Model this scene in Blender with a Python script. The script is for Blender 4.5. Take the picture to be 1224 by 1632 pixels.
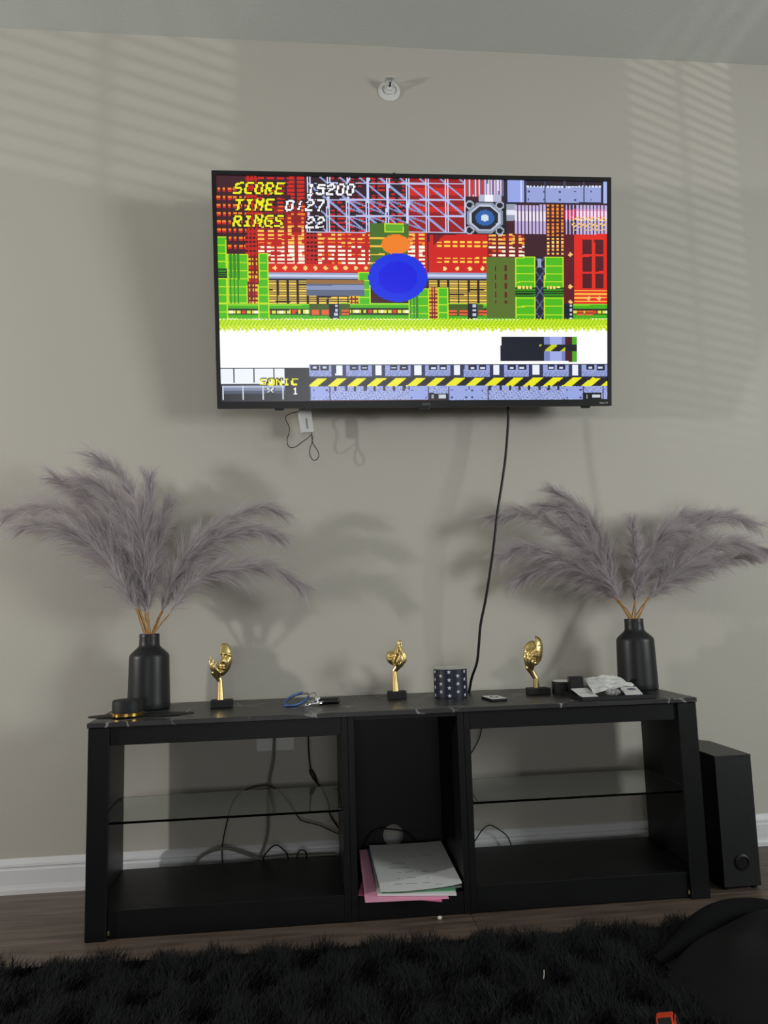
import bpy, bmesh, math, random
import numpy as np
from mathutils import Vector, Matrix

for o in list(bpy.data.objects):
    bpy.data.objects.remove(o)
scene = bpy.context.scene
COL = scene.collection
random.seed(7)
rng = np.random.default_rng(7)

# ------------------------------------------------------------------ camera
IW, IH = 1224.0, 1632.0
CF, CD, CH = 1217.0161, 2.4342, 0.7913
YAW, PITCH, ROLL = 0.1057, 0.1243, -0.0287
_f = np.array([math.sin(YAW)*math.cos(PITCH), math.cos(YAW)*math.cos(PITCH), math.sin(PITCH)])
_r = np.array([math.cos(YAW), -math.sin(YAW), 0.0])
_u = np.cross(_r, _f)
CR = _r*math.cos(ROLL) + _u*math.sin(ROLL)
CU = -_r*math.sin(ROLL) + _u*math.cos(ROLL)
CFW = _f
CO = np.array([0.0, -CD, CH])
cam_d = bpy.data.cameras.new('camera')
cam_d.sensor_fit = 'VERTICAL'
cam_d.sensor_height = 24.0
cam_d.lens = 24.0*CF/IH
cam_d.clip_start = 0.05
cam = bpy.data.objects.new('camera', cam_d)
COL.objects.link(cam)
cam.matrix_world = Matrix(((CR[0], CU[0], -CFW[0], CO[0]), (CR[1], CU[1], -CFW[1], CO[1]),
                           (CR[2], CU[2], -CFW[2], CO[2]), (0, 0, 0, 1)))
scene.camera = cam

# ------------------------------------------------------------------ view, world, daylight
vs = scene.view_settings
vs.view_transform = 'Standard'
vs.look = 'None'
vs.exposure = 0.0
vs.gamma = 1.0
vs.use_curve_mapping = False
world = bpy.data.worlds.new('daylight')
scene.world = world
world.use_nodes = True
bgn = world.node_tree.nodes['Background']
bgn.inputs[0].default_value = (0.75, 0.87, 1.0, 1)
bgn.inputs[1].default_value = 0.6

XL, XR, YB, ZC = -3.6, 3.6, -7.6, 2.74
WIN_R1 = (-3.40, -2.15, 0.95, 2.05)       # y0, y1, z0, z1 : daylight window in the right wall
WIN_R2 = (-5.74, -5.03, 0.80, 1.75)       # two blinded windows further back in the right wall
WIN_R3 = (-7.20, -6.56, 1.15, 1.75)
WIN_L = (-1.75, -1.45, 1.20, 1.65)         # in the left wall
WIN_FILL = (-1.2, 1.2, 0.3, 1.7)            # x0, x1, z0, z1 : unseen opening added behind the camera for fill light


def area_light(name, loc, rot, sx, sy, power, color):
    d = bpy.data.lights.new(name, 'AREA')
    d.shape = 'RECTANGLE'
    d.size, d.size_y = sx, sy
    d.energy = power
    d.color = color
    o = bpy.data.objects.new(name, d)
    o.location = loc
    o.rotation_euler = rot
    COL.objects.link(o)
    return o


def win_center(w):
    return (w[0]+w[1])/2, (w[2]+w[3])/2


c = win_center(WIN_R1)
area_light('daylight_right_window', (XR-0.01, c[0], c[1]), (0, math.pi/2, 0), 1.05, 1.20, 84, (0.96, 1.0, 0.985))
c = win_center(WIN_L)
area_light('daylight_left_window', (XL+0.01, c[0], c[1]), (0, -math.pi/2, 0), 0.20, 0.10, 60, (1.0, 0.985, 0.96))
c = win_center(WIN_FILL)
area_light('added_back_fill', (c[0], YB+0.01, c[1]), (math.pi/2, 0, 0), 2.3, 1.3, 40, (1.0, 0.99, 0.97))  # added frontal fill, lifts the bays and the lower wall
# sunlight glinting up off the ground outside, through the blinds of the far right-hand windows
gd = bpy.data.lights.new('sun_glint_outside', 'SPOT')
gd.energy = 1150
gd.spot_size = math.radians(40)
gd.spot_blend = 0.4
gd.shadow_soft_size = 0.012
gd.color = (1.0, 0.99, 0.95)
go = bpy.data.objects.new('sun_glint_outside', gd)
GL = Vector((5.6, -10.0, 0.75))
go.location = GL
go.rotation_euler = (Vector((XR, -6.1, 1.35))-GL).to_track_quat('-Z', 'Y').to_euler()
COL.objects.link(go)


# ------------------------------------------------------------------ helpers
def ray(px, py):
    return CFW + CR*(px-IW/2)/CF - CU*(py-IH/2)/CF


def onY(px, py, y):
    d = ray(px, py)
    return CO + d*((y-CO[1])/d[1])


def onZ(px, py, z):
    d = ray(px, py)
    return CO + d*((z-CO[2])/d[2])


def lin(c):
    c = c/255.0
    return c/12.92 if c <= 0.04045 else ((c+0.055)/1.055)**2.4


def rgb(r, g, b):
    return (lin(r), lin(g), lin(b), 1.0)


def nodes_of(name):
    m = bpy.data.materials.new(name)
    m.use_nodes = True
    nt = m.node_tree
    return m, nt, nt.nodes['Principled BSDF']


def mat(name, col, rough=0.5, metal=0.0, noise=0.0, scale=20.0, bump=0.0, bscale=60.0, spec=None, coat=0.0,
        col2=None, stretch=None, transmission=0.0, ior=1.45, alpha=1.0, sheen=0.0):
    m, nt, b = nodes_of(name)
    b.inputs['Base Color'].default_value = col
    b.inputs['Roughness'].default_value = rough
    b.inputs['Metallic'].default_value = metal
    b.inputs['IOR'].default_value = ior
    b.inputs['Transmission Weight'].default_value = transmission
    b.inputs['Alpha'].default_value = alpha
    b.inputs['Coat Weight'].default_value = coat
    b.inputs['Sheen Weight'].default_value = sheen
    if spec is not None:
        b.inputs['Specular IOR Level'].default_value = spec
    tc = nt.nodes.new('ShaderNodeTexCoord')
    mp = nt.nodes.new('ShaderNodeMapping')
    nt.links.new(tc.outputs['Object'], mp.inputs[0])
    if stretch:
        mp.inputs['Scale'].default_value = stretch
    if noise or col2:
        n = nt.nodes.new('ShaderNodeTexNoise')
        n.inputs['Scale'].default_value = scale
        n.inputs['Detail'].default_value = 5
        nt.links.new(mp.outputs[0], n.inputs['Vector'])
        mx = nt.nodes.new('ShaderNodeMix')
        mx.data_type = 'RGBA'
        mx.inputs[6].default_value = col
        c2 = col2 or tuple(list(np.clip(np.array(col[:3])*(1-noise), 0, 1))+[1])
        mx.inputs[7].default_value = c2
        nt.links.new(n.outputs[0], mx.inputs[0])
        nt.links.new(mx.outputs[2], b.inputs['Base Color'])
    if bump:
        n2 = nt.nodes.new('ShaderNodeTexNoise')
        n2.inputs['Scale'].default_value = bscale
        n2.inputs['Detail'].default_value = 3
        nt.links.new(mp.outputs[0], n2.inputs['Vector'])
        bp = nt.nodes.new('ShaderNodeBump')
        bp.inputs['Strength'].default_value = bump
        bp.inputs['Distance'].default_value = 0.002
        nt.links.new(n2.outputs[0], bp.inputs['Height'])
        nt.links.new(bp.outputs[0], b.inputs['Normal'])
    return m


def tag(o, label=None, cat=None, group=None, kind=None):
    if label:
        o['label'] = label
    if cat:
        o['category'] = cat
    if group:
        o['group'] = group
    if kind:
        o['kind'] = kind
    return o


def thing(name, label, cat, loc=(0, 0, 0), rotz=0.0, group=None):
    o = bpy.data.objects.new(name, None)
    o.empty_display_size = 0.02
    o.location = loc
    o.rotation_euler = (0, 0, rotz)
    COL.objects.link(o)
    return tag(o, label, cat, group)


def mesh_obj(name, me, m, parent=None, smooth=False):
    o = bpy.data.objects.new(name, me)
    if m is not None and not me.materials:
        me.materials.append(m)
    COL.objects.link(o)
    if parent is not None:
        o.parent = parent
    if smooth:
        me.polygons.foreach_set('use_smooth', [True]*len(me.polygons))
    return o


class MB:
    """collects vertices and faces for ONE mesh"""
    def __init__(self):
        self.v, self.f = [], []

    def add(self, vs, fs):
        k = len(self.v)
        self.v += [tuple(map(float, p)) for p in vs]
        self.f += [tuple(i+k for i in q) for q in fs]
        return self

    def box(self, x0, x1, y0, y1, z0, z1):
        vs = [(x0, y0, z0), (x1, y0, z0), (x1, y1, z0), (x0, y1, z0), (x0, y0, z1), (x1, y0, z1), (x1, y1, z1), (x0, y1, z1)]
        return self.add(vs, [(0, 3, 2, 1), (4, 5, 6, 7), (0, 1, 5, 4), (1, 2, 6, 5), (2, 3, 7, 6), (3, 0, 4, 7)])

    def prism(self, poly, z0, z1):
        n = len(poly)
        vs = [(p[0], p[1], z0) for p in poly] + [(p[0], p[1], z1) for p in poly]
        fs = [tuple(range(n))[::-1], tuple(range(n, 2*n))] + [(i, (i+1) % n, n+(i+1) % n, n+i) for i in range(n)]
        return self.add(vs, fs)

    def lathe(self, prof, n=40, cx=0, cy=0):
        vs, fs = [], []
        for r, z in prof:
            for k in range(n):
                a = 2*math.pi*k/n
                vs.append((cx+r*math.cos(a), cy+r*math.sin(a), z))
        for i in range(len(prof)-1):
            for k in range(n):
                fs.append((i*n+k, i*n+(k+1) % n, (i+1)*n+(k+1) % n, (i+1)*n+k))
        fs.append(tuple(range(n))[::-1])
        fs.append(tuple(range((len(prof)-1)*n, len(prof)*n)))
        return self.add(vs, fs)

    def tube(self, pts, r, n=8, caps=True):
        pts = [Vector(p) for p in pts]
        rs = r if isinstance(r, (list, tuple)) else [r]*len(pts)
        vs, fs = [], []
        t0 = (pts[1]-pts[0]).normalized()
        nrm = t0.orthogonal().normalized()
        for i, p in enumerate(pts):
            a = pts[max(i-1, 0)]
            b = pts[min(i+1, len(pts)-1)]
            t = (b-a).normalized()
            nrm = (nrm - t*nrm.dot(t)).normalized()
            bn = t.cross(nrm)
            for k in range(n):
                an = 2*math.pi*k/n
                vs.append(p + (nrm*math.cos(an)+bn*math.sin(an))*rs[i])
        for i in range(len(pts)-1):
            for k in range(n):
                fs.append((i*n+k, i*n+(k+1) % n, (i+1)*n+(k+1) % n, (i+1)*n+k))
        if caps:
            fs.append(tuple(range(n))[::-1])
            fs.append(tuple(range((len(pts)-1)*n, len(pts)*n)))
        return self.add(vs, fs)

    def ball(self, c, r, n=14, m=8, scale=(1, 1, 1)):
        vs, fs = [], []
        for i in range(m+1):
            th = math.pi*i/m
            for k in range(n):
                a = 2*math.pi*k/n
                rr = max(math.sin(th), 1e-3)
                vs.append((c[0]+r*scale[0]*rr*math.cos(a), c[1]+r*scale[1]*rr*math.sin(a), c[2]+r*scale[2]*math.cos(th)))
        for i in range(m):
            for k in range(n):
                fs.append((i*n+k, (i+1)*n+k, (i+1)*n+(k+1) % n, i*n+(k+1) % n))
        fs.append(tuple(range(n)))
        fs.append(tuple(range(m*n, (m+1)*n))[::-1])
        return self.add(vs, fs)

    def build(self, name, m, parent=None, smooth=False, bevel=0.0, segs=2, origin=None):
        me = bpy.data.meshes.new(name)
        vv = self.v
        if origin is not None:
            vv = [(p[0]-origin[0], p[1]-origin[1], p[2]-origin[2]) for p in vv]
        me.from_pydata(vv, [], self.f)
        if bevel:
            bm = bmesh.new()
            bm.from_mesh(me)
            bmesh.ops.remove_doubles(bm, verts=bm.verts, dist=1e-6)
            bmesh.ops.recalc_face_normals(bm, faces=bm.faces)
            es = [e for e in bm.edges if len(e.link_faces) == 2 and e.calc_face_angle(0) > 0.5]
            bmesh.ops.bevel(bm, geom=es, offset=bevel, segments=segs, profile=0.5, affect='EDGES', clamp_overlap=True)
            bm.to_mesh(me)
            bm.free()
        else:
            bm = bmesh.new()
            bm.from_mesh(me)
            bmesh.ops.recalc_face_normals(bm, faces=bm.faces)
            bm.to_mesh(me)
            bm.free()
        o = mesh_obj(name, me, m, parent, False)
        if smooth:
            me.polygons.foreach_set('use_smooth', [True]*len(me.polygons))
            try:
                me.set_sharp_from_angle(angle=math.radians(40))
            except Exception:
                pass
        if origin is not None:
            o.location = origin
        return o


def spline(pts, n=8):
    P = [Vector(p) for p in pts]
    P = [P[0]*2-P[1]] + P + [P[-1]*2-P[-2]]
    out = []
    for i in range(1, len(P)-2):
        for k in range(n):
            t = k/n
            a, b, c_, d = P[i-1], P[i], P[i+1], P[i+2]
            out.append(0.5*((2*b)+(c_-a)*t+(2*a-5*b+4*c_-d)*t*t+(3*b-a-3*c_+d)*t**3))
    out.append(P[-2])
    return out


def inst(src, name, parent=None, loc=None, rot=None):
    o = bpy.data.objects.new(name, src.data)
    COL.objects.link(o)
    o.parent = parent
    if loc is not None:
        o.location = loc
    if rot is not None:
        o.rotation_euler = rot
    return o


# ------------------------------------------------------------------ materials
M = {}
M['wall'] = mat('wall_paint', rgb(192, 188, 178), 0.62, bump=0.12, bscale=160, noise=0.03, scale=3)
M['wall2'] = mat('bounce_cut_wall', rgb(98, 94, 88), 0.7, bump=0.12, bscale=160)  # unseen side and rear walls, darkened to cut bounced light
M['ceiling'] = mat('ceiling_paint', rgb(206, 210, 205), 0.8, bump=0.5, bscale=120)
M['trim'] = mat('white_trim', rgb(226, 226, 228), 0.4)
M['black_wood'] = mat('black_melamine', rgb(13, 14, 17), 0.42, spec=0.35, noise=0.25, scale=8, stretch=(1, 1, 12), bump=0.05, bscale=40)
M['plastic'] = mat('black_plastic', rgb(16, 17, 19), 0.38)
M['matte_black'] = mat('matte_black', rgb(17, 18, 21), 0.6, bump=0.05, bscale=200)
M['vase'] = mat('satin_black_ceramic', rgb(30, 31, 33), 0.42, noise=0.15, scale=6)
M['gold'] = mat('gold', rgb(232, 206, 140), 0.32, metal=1.0, noise=0.1, scale=30)
M['gold_trim'] = mat('gold_trim', rgb(216, 176, 90), 0.22, metal=1.0)
M['stem'] = mat('tan_stem', rgb(186, 142, 82), 0.6, noise=0.2, scale=60)
M['plume'] = mat('mauve_grey_plume', rgb(222, 215, 218), 0.7, noise=0.2, scale=18)
_nt = M['plume'].node_tree
_pb = _nt.nodes['Principled BSDF']
_tl = _nt.nodes.new('ShaderNodeBsdfTranslucent'); _tl.inputs[0].default_value = rgb(222, 215, 218)
_ms = _nt.nodes.new('ShaderNodeMixShader'); _ms.inputs[0].default_value = 0.45
_nt.links.new(_pb.outputs[0], _ms.inputs[1]); _nt.links.new(_tl.outputs[0], _ms.inputs[2])
_nt.links.new(_ms.outputs[0], _nt.nodes['Material Output'].inputs[0])
M['white_plastic'] = mat('white_plastic', rgb(222, 222, 220), 0.42)
M['cable_black'] = mat('black_cable', rgb(14, 14, 15), 0.45)
M['cable_grey'] = mat('grey_cable', rgb(128, 124, 114), 0.5)
M['chrome'] = mat('chrome', rgb(200, 200, 202), 0.2, metal=1.0)
M['brass'] = mat('brass', rgb(168, 156, 122), 0.35, metal=1.0)
M['navy'] = mat('navy_print', rgb(26, 30, 52), 0.45, noise=0.2, scale=80)
M['star'] = mat('white_star_print', rgb(214, 216, 222), 0.5)
M['film'] = mat('pale_lid', rgb(176, 178, 174), 0.3)
M['paper'] = mat('white_paper', rgb(214, 214, 214), 0.7)
M['pink'] = mat('pink_paper', rgb(232, 158, 188), 0.7)
M['hotpink'] = mat('bright_pink_paper', rgb(226, 120, 166), 0.7)
M['green'] = mat('green_paper', rgb(66, 150, 96), 0.7)
M['ink'] = mat('dark_ink', rgb(60, 60, 66), 0.7)
M['print_dark'] = mat('dark_print', rgb(48, 46, 70), 0.6, col2=rgb(150, 140, 160), scale=70)
M['sleeve'] = mat('clear_plastic_sleeve', rgb(235, 240, 238), 0.12, transmission=0.85, ior=1.3, alpha=0.55)
M['blue'] = mat('blue_anodised', rgb(104, 134, 196), 0.25, metal=0.9)
M['red'] = mat('orange_red_toy', rgb(214, 66, 36), 0.35)
M['rubber'] = mat('black_rubber', rgb(12, 12, 12), 0.7)
M['backing'] = mat('rug_backing', rgb(12, 13, 15), 0.9)
M['pile'] = mat('black_shag_pile', rgb(14, 16, 19), 0.7, spec=0.3, noise=0.4, scale=12)
M['fabric'] = mat('black_fleece', rgb(8, 9, 10), 0.9, bump=0.6, bscale=260, spec=0.2)
M['fabric2'] = mat('charcoal_fabric', rgb(21, 23, 23), 0.85, bump=0.3, bscale=300, spec=0.2)
M['grille'] = mat('matte_subwoofer', rgb(17, 18, 21), 0.5, bump=0.2, bscale=300)
M['subtop'] = mat('subwoofer_wood_vinyl', rgb(44, 44, 46), 0.42, bump=0.05, bscale=80)
M['crumb'] = mat('crumb_white', rgb(226, 222, 210), 0.7)

# glass shelf
m, nt, b = nodes_of('smoked_glass')
b.inputs['Base Color'].default_value = (0.72, 0.78, 0.76, 1)
b.inputs['Roughness'].default_value = 0.02
b.inputs['Transmission Weight'].default_value = 1.0
b.inputs['IOR'].default_value = 1.48
M['glass'] = m

# dark marble laminate with pale veins
m, nt, b = nodes_of('black_marble')
tc = nt.nodes.new('ShaderNodeTexCoord')
n1 = nt.nodes.new('ShaderNodeTexNoise'); n1.inputs['Scale'].default_value = 5; n1.inputs['Detail'].default_value = 6
nt.links.new(tc.outputs['Object'], n1.inputs['Vector'])
mv = nt.nodes.new('ShaderNodeMix'); mv.data_type = 'VECTOR'; mv.inputs[0].default_value = 0.16
nt.links.new(tc.outputs['Object'], mv.inputs[4]); nt.links.new(n1.outputs['Color'], mv.inputs[5])
vo = nt.nodes.new('ShaderNodeTexVoronoi'); vo.feature = 'DISTANCE_TO_EDGE'; vo.inputs['Scale'].default_value = 9
nt.links.new(mv.outputs[1], vo.inputs['Vector'])
cr = nt.nodes.new('ShaderNodeValToRGB')
cr.color_ramp.elements[0].position = 0.0; cr.color_ramp.elements[0].color = (1, 1, 1, 1)
cr.color_ramp.elements[1].position = 0.024; cr.color_ramp.elements[1].color = (0, 0, 0, 1)
nt.links.new(vo.outputs['Distance'], cr.inputs[0])
n2 = nt.nodes.new('ShaderNodeTexNoise'); n2.inputs['Scale'].default_value = 7
nt.links.new(tc.outputs['Object'], n2.inputs['Vector'])
r2 = nt.nodes.new('ShaderNodeValToRGB')
r2.color_ramp.elements[0].position = 0.50; r2.color_ramp.elements[1].position = 0.64
nt.links.new(n2.outputs[0], r2.inputs[0])
mu = nt.nodes.new('ShaderNodeMath'); mu.operation = 'MULTIPLY'
nt.links.new(cr.outputs[0], mu.inputs[0]); nt.links.new(r2.outputs[0], mu.inputs[1])
n3 = nt.nodes.new('ShaderNodeTexNoise'); n3.inputs['Scale'].default_value = 12; n3.inputs['Detail'].default_value = 8
nt.links.new(tc.outputs['Object'], n3.inputs['Vector'])
bx_ = nt.nodes.new('ShaderNodeMix'); bx_.data_type = 'RGBA'
bx_.inputs[6].default_value = rgb(24, 24, 27); bx_.inputs[7].default_value = rgb(58, 57, 58)
nt.links.new(n3.outputs[0], bx_.inputs[0])
mx = nt.nodes.new('ShaderNodeMix'); mx.data_type = 'RGBA'
mx.inputs[7].default_value = rgb(160, 158, 158)
nt.links.new(mu.outputs[0], mx.inputs[0]); nt.links.new(bx_.outputs[2], mx.inputs[6])
nt.links.new(mx.outputs[2], b.inputs['Base Color'])
b.inputs['Roughness'].default_value = 0.38
M['marble'] = m

# wood plank floor: tone differs from plank to plank (object random), grain along the plank
m, nt, b = nodes_of('wood_plank')
tc = nt.nodes.new('ShaderNodeTexCoord')
oi = nt.nodes.new('ShaderNodeObjectInfo')
ad = nt.nodes.new('ShaderNodeVectorMath'); ad.operation = 'ADD'
nt.links.new(tc.outputs['Object'], ad.inputs[0]); nt.links.new(oi.outputs['Location'], ad.inputs[1])
mp = nt.nodes.new('ShaderNodeMapping'); mp.inputs['Scale'].default_value = (1.6, 14, 4)
nt.links.new(ad.outputs[0], mp.inputs[0])
n1 = nt.nodes.new('ShaderNodeTexNoise'); n1.inputs['Scale'].default_value = 3.2; n1.inputs['Detail'].default_value = 7; n1.inputs['Distortion'].default_value = 0.6
nt.links.new(mp.outputs[0], n1.inputs['Vector'])
cr = nt.nodes.new('ShaderNodeValToRGB')
cr.color_ramp.elements[0].position = 0.3; cr.color_ramp.elements[0].color = rgb(76, 65, 57)
cr.color_ramp.elements[1].position = 0.75; cr.color_ramp.elements[1].color = rgb(118, 102, 91)
nt.links.new(n1.outputs[0], cr.inputs[0])
mr = nt.nodes.new('ShaderNodeMapRange'); mr.inputs[3].default_value = 0.78; mr.inputs[4].default_value = 1.18
nt.links.new(oi.outputs['Random'], mr.inputs[0])
mx = nt.nodes.new('ShaderNodeMix'); mx.data_type = 'RGBA'; mx.blend_type = 'MULTIPLY'; mx.inputs[0].default_value = 1.0
nt.links.new(cr.outputs[0], mx.inputs[6]); nt.links.new(mr.outputs[0], mx.inputs[7])
nt.links.new(mx.outputs[2], b.inputs['Base Color'])
b.inputs['Roughness'].default_value = 0.45
M['plank'] = m

# ------------------------------------------------------------------ room shell


def wall_with_holes(name, axis, pos, thick, u0, u1, holes, m):
    """axis 'x': wall at x=pos spanning y u0..u1 ; axis 'y': wall at y=pos spanning x. one mesh of blocks around the holes"""
    mb = MB()
    us = sorted({u0, u1} | {h[0] for h in holes} | {h[1] for h in holes})
    for a, bb in zip(us[:-1], us[1:]):
        mid = (a+bb)/2
        zs = [(0.0, ZC)]
        for h in holes:
            if h[0] < mid < h[1]:
                zs = [(0.0, h[2]), (h[3], ZC)]
        for z0, z1 in zs:
            lo, hi = min(pos, pos+thick), max(pos, pos+thick)
            if axis == 'x':
                mb.box(lo, hi, a, bb, z0, z1)
            else:
                mb.box(a, bb, lo, hi, z0, z1)
    return tag(mb.build(name, m), kind='structure')


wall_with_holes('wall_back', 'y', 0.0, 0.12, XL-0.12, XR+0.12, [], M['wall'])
wall_with_holes('wall_front', 'y', YB, -0.12, XL-0.12, XR+0.12, [WIN_FILL], M['wall2'])
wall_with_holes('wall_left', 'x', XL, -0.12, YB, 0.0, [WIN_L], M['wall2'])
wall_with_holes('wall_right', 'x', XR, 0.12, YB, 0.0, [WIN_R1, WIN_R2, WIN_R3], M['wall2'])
tag(MB().box(XL-0.12, XR+0.12, YB-0.12, 0.12, ZC, ZC+0.1).build('ceiling', M['ceiling']), kind='structure')

floor = tag(MB().box(XL-0.12, XR+0.12, YB-0.12, 0.12, -0.10, -0.008).build('floor', mat('subfloor', rgb(40, 34, 30), 0.8)), kind='structure')
PWD, PLN = 0.182, 1.22
proto = None
row = 0
y = -0.002
while y > YB:
    x = XL - (row*0.437 % 1.0)*PLN
    if row == 2:
        x = 0.413-PLN*3
    while x < XR:
        a, bb = max(x, XL), min(x+PLN, XR)
        if bb-a > 0.02:
            full = abs((bb-a)-PLN) < 1e-6
            loc = ((a+bb)/2, y-PWD/2, 0)
            if full and proto is not None:
                p = inst(proto, 'plank', floor, loc)
            else:
                hx, hy = (bb-a)/2-0.0006, PWD/2-0.0006
                p = MB().box(-hx, hx, -hy, hy, -0.008, 0.0).build('plank', M['plank'], floor, bevel=0.0008, segs=1)
                p.location = loc
                if full:
                    proto = p
        x += PLN
    y -= PWD
    row += 1

# baseboard with a moulded profile along the back wall, plain lengths on the others
prof = [(0, 0), (-0.016, 0), (-0.016, 0.012), (-0.014, 0.018), (-0.0125, 0.026), (-0.0125, 0.066), (-0.010, 0.069), (-0.010, 0.073), (-0.012, 0.076),
        (-0.011, 0.082), (-0.007, 0.089), (-0.004, 0.094), (0, 0.096)]


def baseboard(name, p0, p1, nx, ny):
    mb = MB()
    n = len(prof)
    vs = [(p0[0]-nx*d, p0[1]-ny*d, z) for d, z in prof] + [(p1[0]-nx*d, p1[1]-ny*d, z) for d, z in prof]
    fs = [(i, (i+1) % n, n+(i+1) % n, n+i) for i in range(n)] + [tuple(range(n)), tuple(range(n, 2*n))]
    mb.add(vs, fs)
    return tag(mb.build(name, M['trim']), kind='structure')


baseboard('baseboard_back', (XL, 0), (XR, 0), 0, -1)
baseboard('baseboard_left', (XL, YB), (XL, -0.017), 1, 0)
baseboard('baseboard_right', (XR, YB), (XR, -0.017), -1, 0)
baseboard('baseboard_front', (XL+0.017, YB), (XR-0.017, YB), 0, 1)


def window(n, axis, pos, w, out, blinds, tilt=57):
    u0, u1, z0, z1 = w
    mb = MB()
    t = 0.04

    def bx(a, bb, z_0, z_1, d0, d1):
        lo, hi = min(pos+out*d0, pos+out*d1), max(pos+out*d0, pos+out*d1)
        if axis == 'x':
            mb.box(lo, hi, a, bb, z_0, z_1)
        else:
            mb.box(a, bb, lo, hi, z_0, z_1)
    bx(u0, u0+t, z0, z1, 0.05, 0.09)
    bx(u1-t, u1, z0, z1, 0.05, 0.09)
    bx(u0+t, u1-t, z0, z0+t, 0.05, 0.09)
    bx(u0+t, u1-t, z1-t, z1, 0.05, 0.09)
    if blinds:
        mid = (u0+u1)/2
        bx(mid-0.009, mid+0.009, z0+t, z1-t, 0.05, 0.056)
    fr = tag(mb.build('window_%d' % n, M['trim']), kind='structure')
    if blinds:
        L = (u1-u0)-0.03
        sl = None
        k = 0
        z = z0+0.03
        while z < z1-0.03:
            loc = (pos+out*0.016, (u0+u1)/2, z)
            if sl is None:
                sl = MB().box(-0.0125, 0.0125, -L/2, L/2, -0.0005, 0.0005).build('slat', M['trim'], fr)
                sl.location = loc
                sl.rotation_euler = (0, math.radians(tilt)*out, 0)
            else:
                inst(sl, 'slat', fr, loc, sl.rotation_euler)
            z += 0.0205
    return fr


window(1, 'x', XR, WIN_R1, 1, False)
window(2, 'x', XR, WIN_R2, 1, True)
window(3, 'x', XR, WIN_R3, 1, True, 48)
window(4, 'x', XL, WIN_L, -1, False)
window(5, 'y', YB, WIN_FILL, -1, False)  # frame of the unseen opening added for the fill light

# ------------------------------------------------------------------ TV stand
SX0, SX1, ZT = -0.5513, 1.0633, 0.5225
SF, SB = -0.392, -0.066
st = thing('tv_stand', 'long black tv stand with dark marble-look top, open bays and glass shelves', 'tv stand', (0.256, -0.2, 0))
SO = Vector((0.256, -0.2, 0))


def sp(name, boxes, m=None, bevel=0.001):
    mb = MB()
    for x0, x1, y0, y1, z0, z1 in boxes:
        mb.box(x0-SO.x, x1-SO.x, y0-SO.y, y1-SO.y, z0, z1)
    return mb.build(name, m or M['black_wood'], st, bevel=bevel, segs=1)


sp('marble_top', [(SX0, SX1, -0.394, -0.006, ZT-0.0125, ZT)], M['marble'], 0.0015)
ZU = ZT-0.0125
sp('side_panel', [(SX0+0.004, SX0+0.020, SF+0.016, SB, 0.004, ZU)])
sp('side_panel', [(SX1-0.020, SX1-0.004, SF+0.016, SB, 0.004, ZU)])
sp('post', [(SX0+0.003, SX0+0.055, SF, SF+0.0165, 0.0, ZU)], bevel=0.002)
sp('post', [(SX1-0.055, SX1-0.003, SF, SF+0.0165, 0.0, ZU)], bevel=0.002)
DL0, DL1, DR0, DR1 = 0.089, 0.1225, 0.3975, 0.4310
dm = 0.0165
for a, bb in ((DL0, DL0+dm), (DL1-dm, DL1), (DR0, DR0+dm), (DR1-dm, DR1)):
    sp('divider_panel', [(a, bb, SF+0.008, SB, 0.003, ZU)])
for a, bb, z in ((SX0+0.055, DL0, 0.464), (DR1, SX1-0.055, 0.464), (DL1, DR0, 0.499)):
    sp('apron', [(a, bb, SF+0.010, SF+0.026, z, ZU)])
for a, bb, z in ((SX0+0.020, DL0, 0.067), (DR1, SX1-0.020, 0.067), (DL1, DR0, 0.056)):
    sp('bottom_shelf', [(a, bb, SF+0.026, SB, z-0.016, z)])
for a, bb, z in ((SX0+0.055, DL0, 0.067), (DR1, SX1-0.055, 0.067), (DL1, DR0, 0.056)):
    sp('kick_board', [(a, bb, SF+0.010, SF+0.0262, 0.003, z+0.0003)])
# back panel of the middle bay with a round cable hole
hc = onY(627, 1331, SB-0.008)
mb = MB()
n = 32
hr = 0.031
outer = []
xa, xb, za, zb = DL1-hc[0], DR0-hc[0], 0.056-hc[2], ZU-hc[2]
ring = [(hr*math.cos(2*math.pi*k/n), hr*math.sin(2*math.pi*k/n)) for k in range(n)]
for k in range(n):
    a = 2*math.pi*k/n
    cx_, sx_ = math.cos(a), math.sin(a)
    t = min((xb if cx_ > 0 else xa)/cx_ if abs(cx_) > 1e-6 else 1e9, (zb if sx_ > 0 else za)/sx_ if abs(sx_) > 1e-6 else 1e9)
    outer.append((t*cx_, t*sx_))
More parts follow.
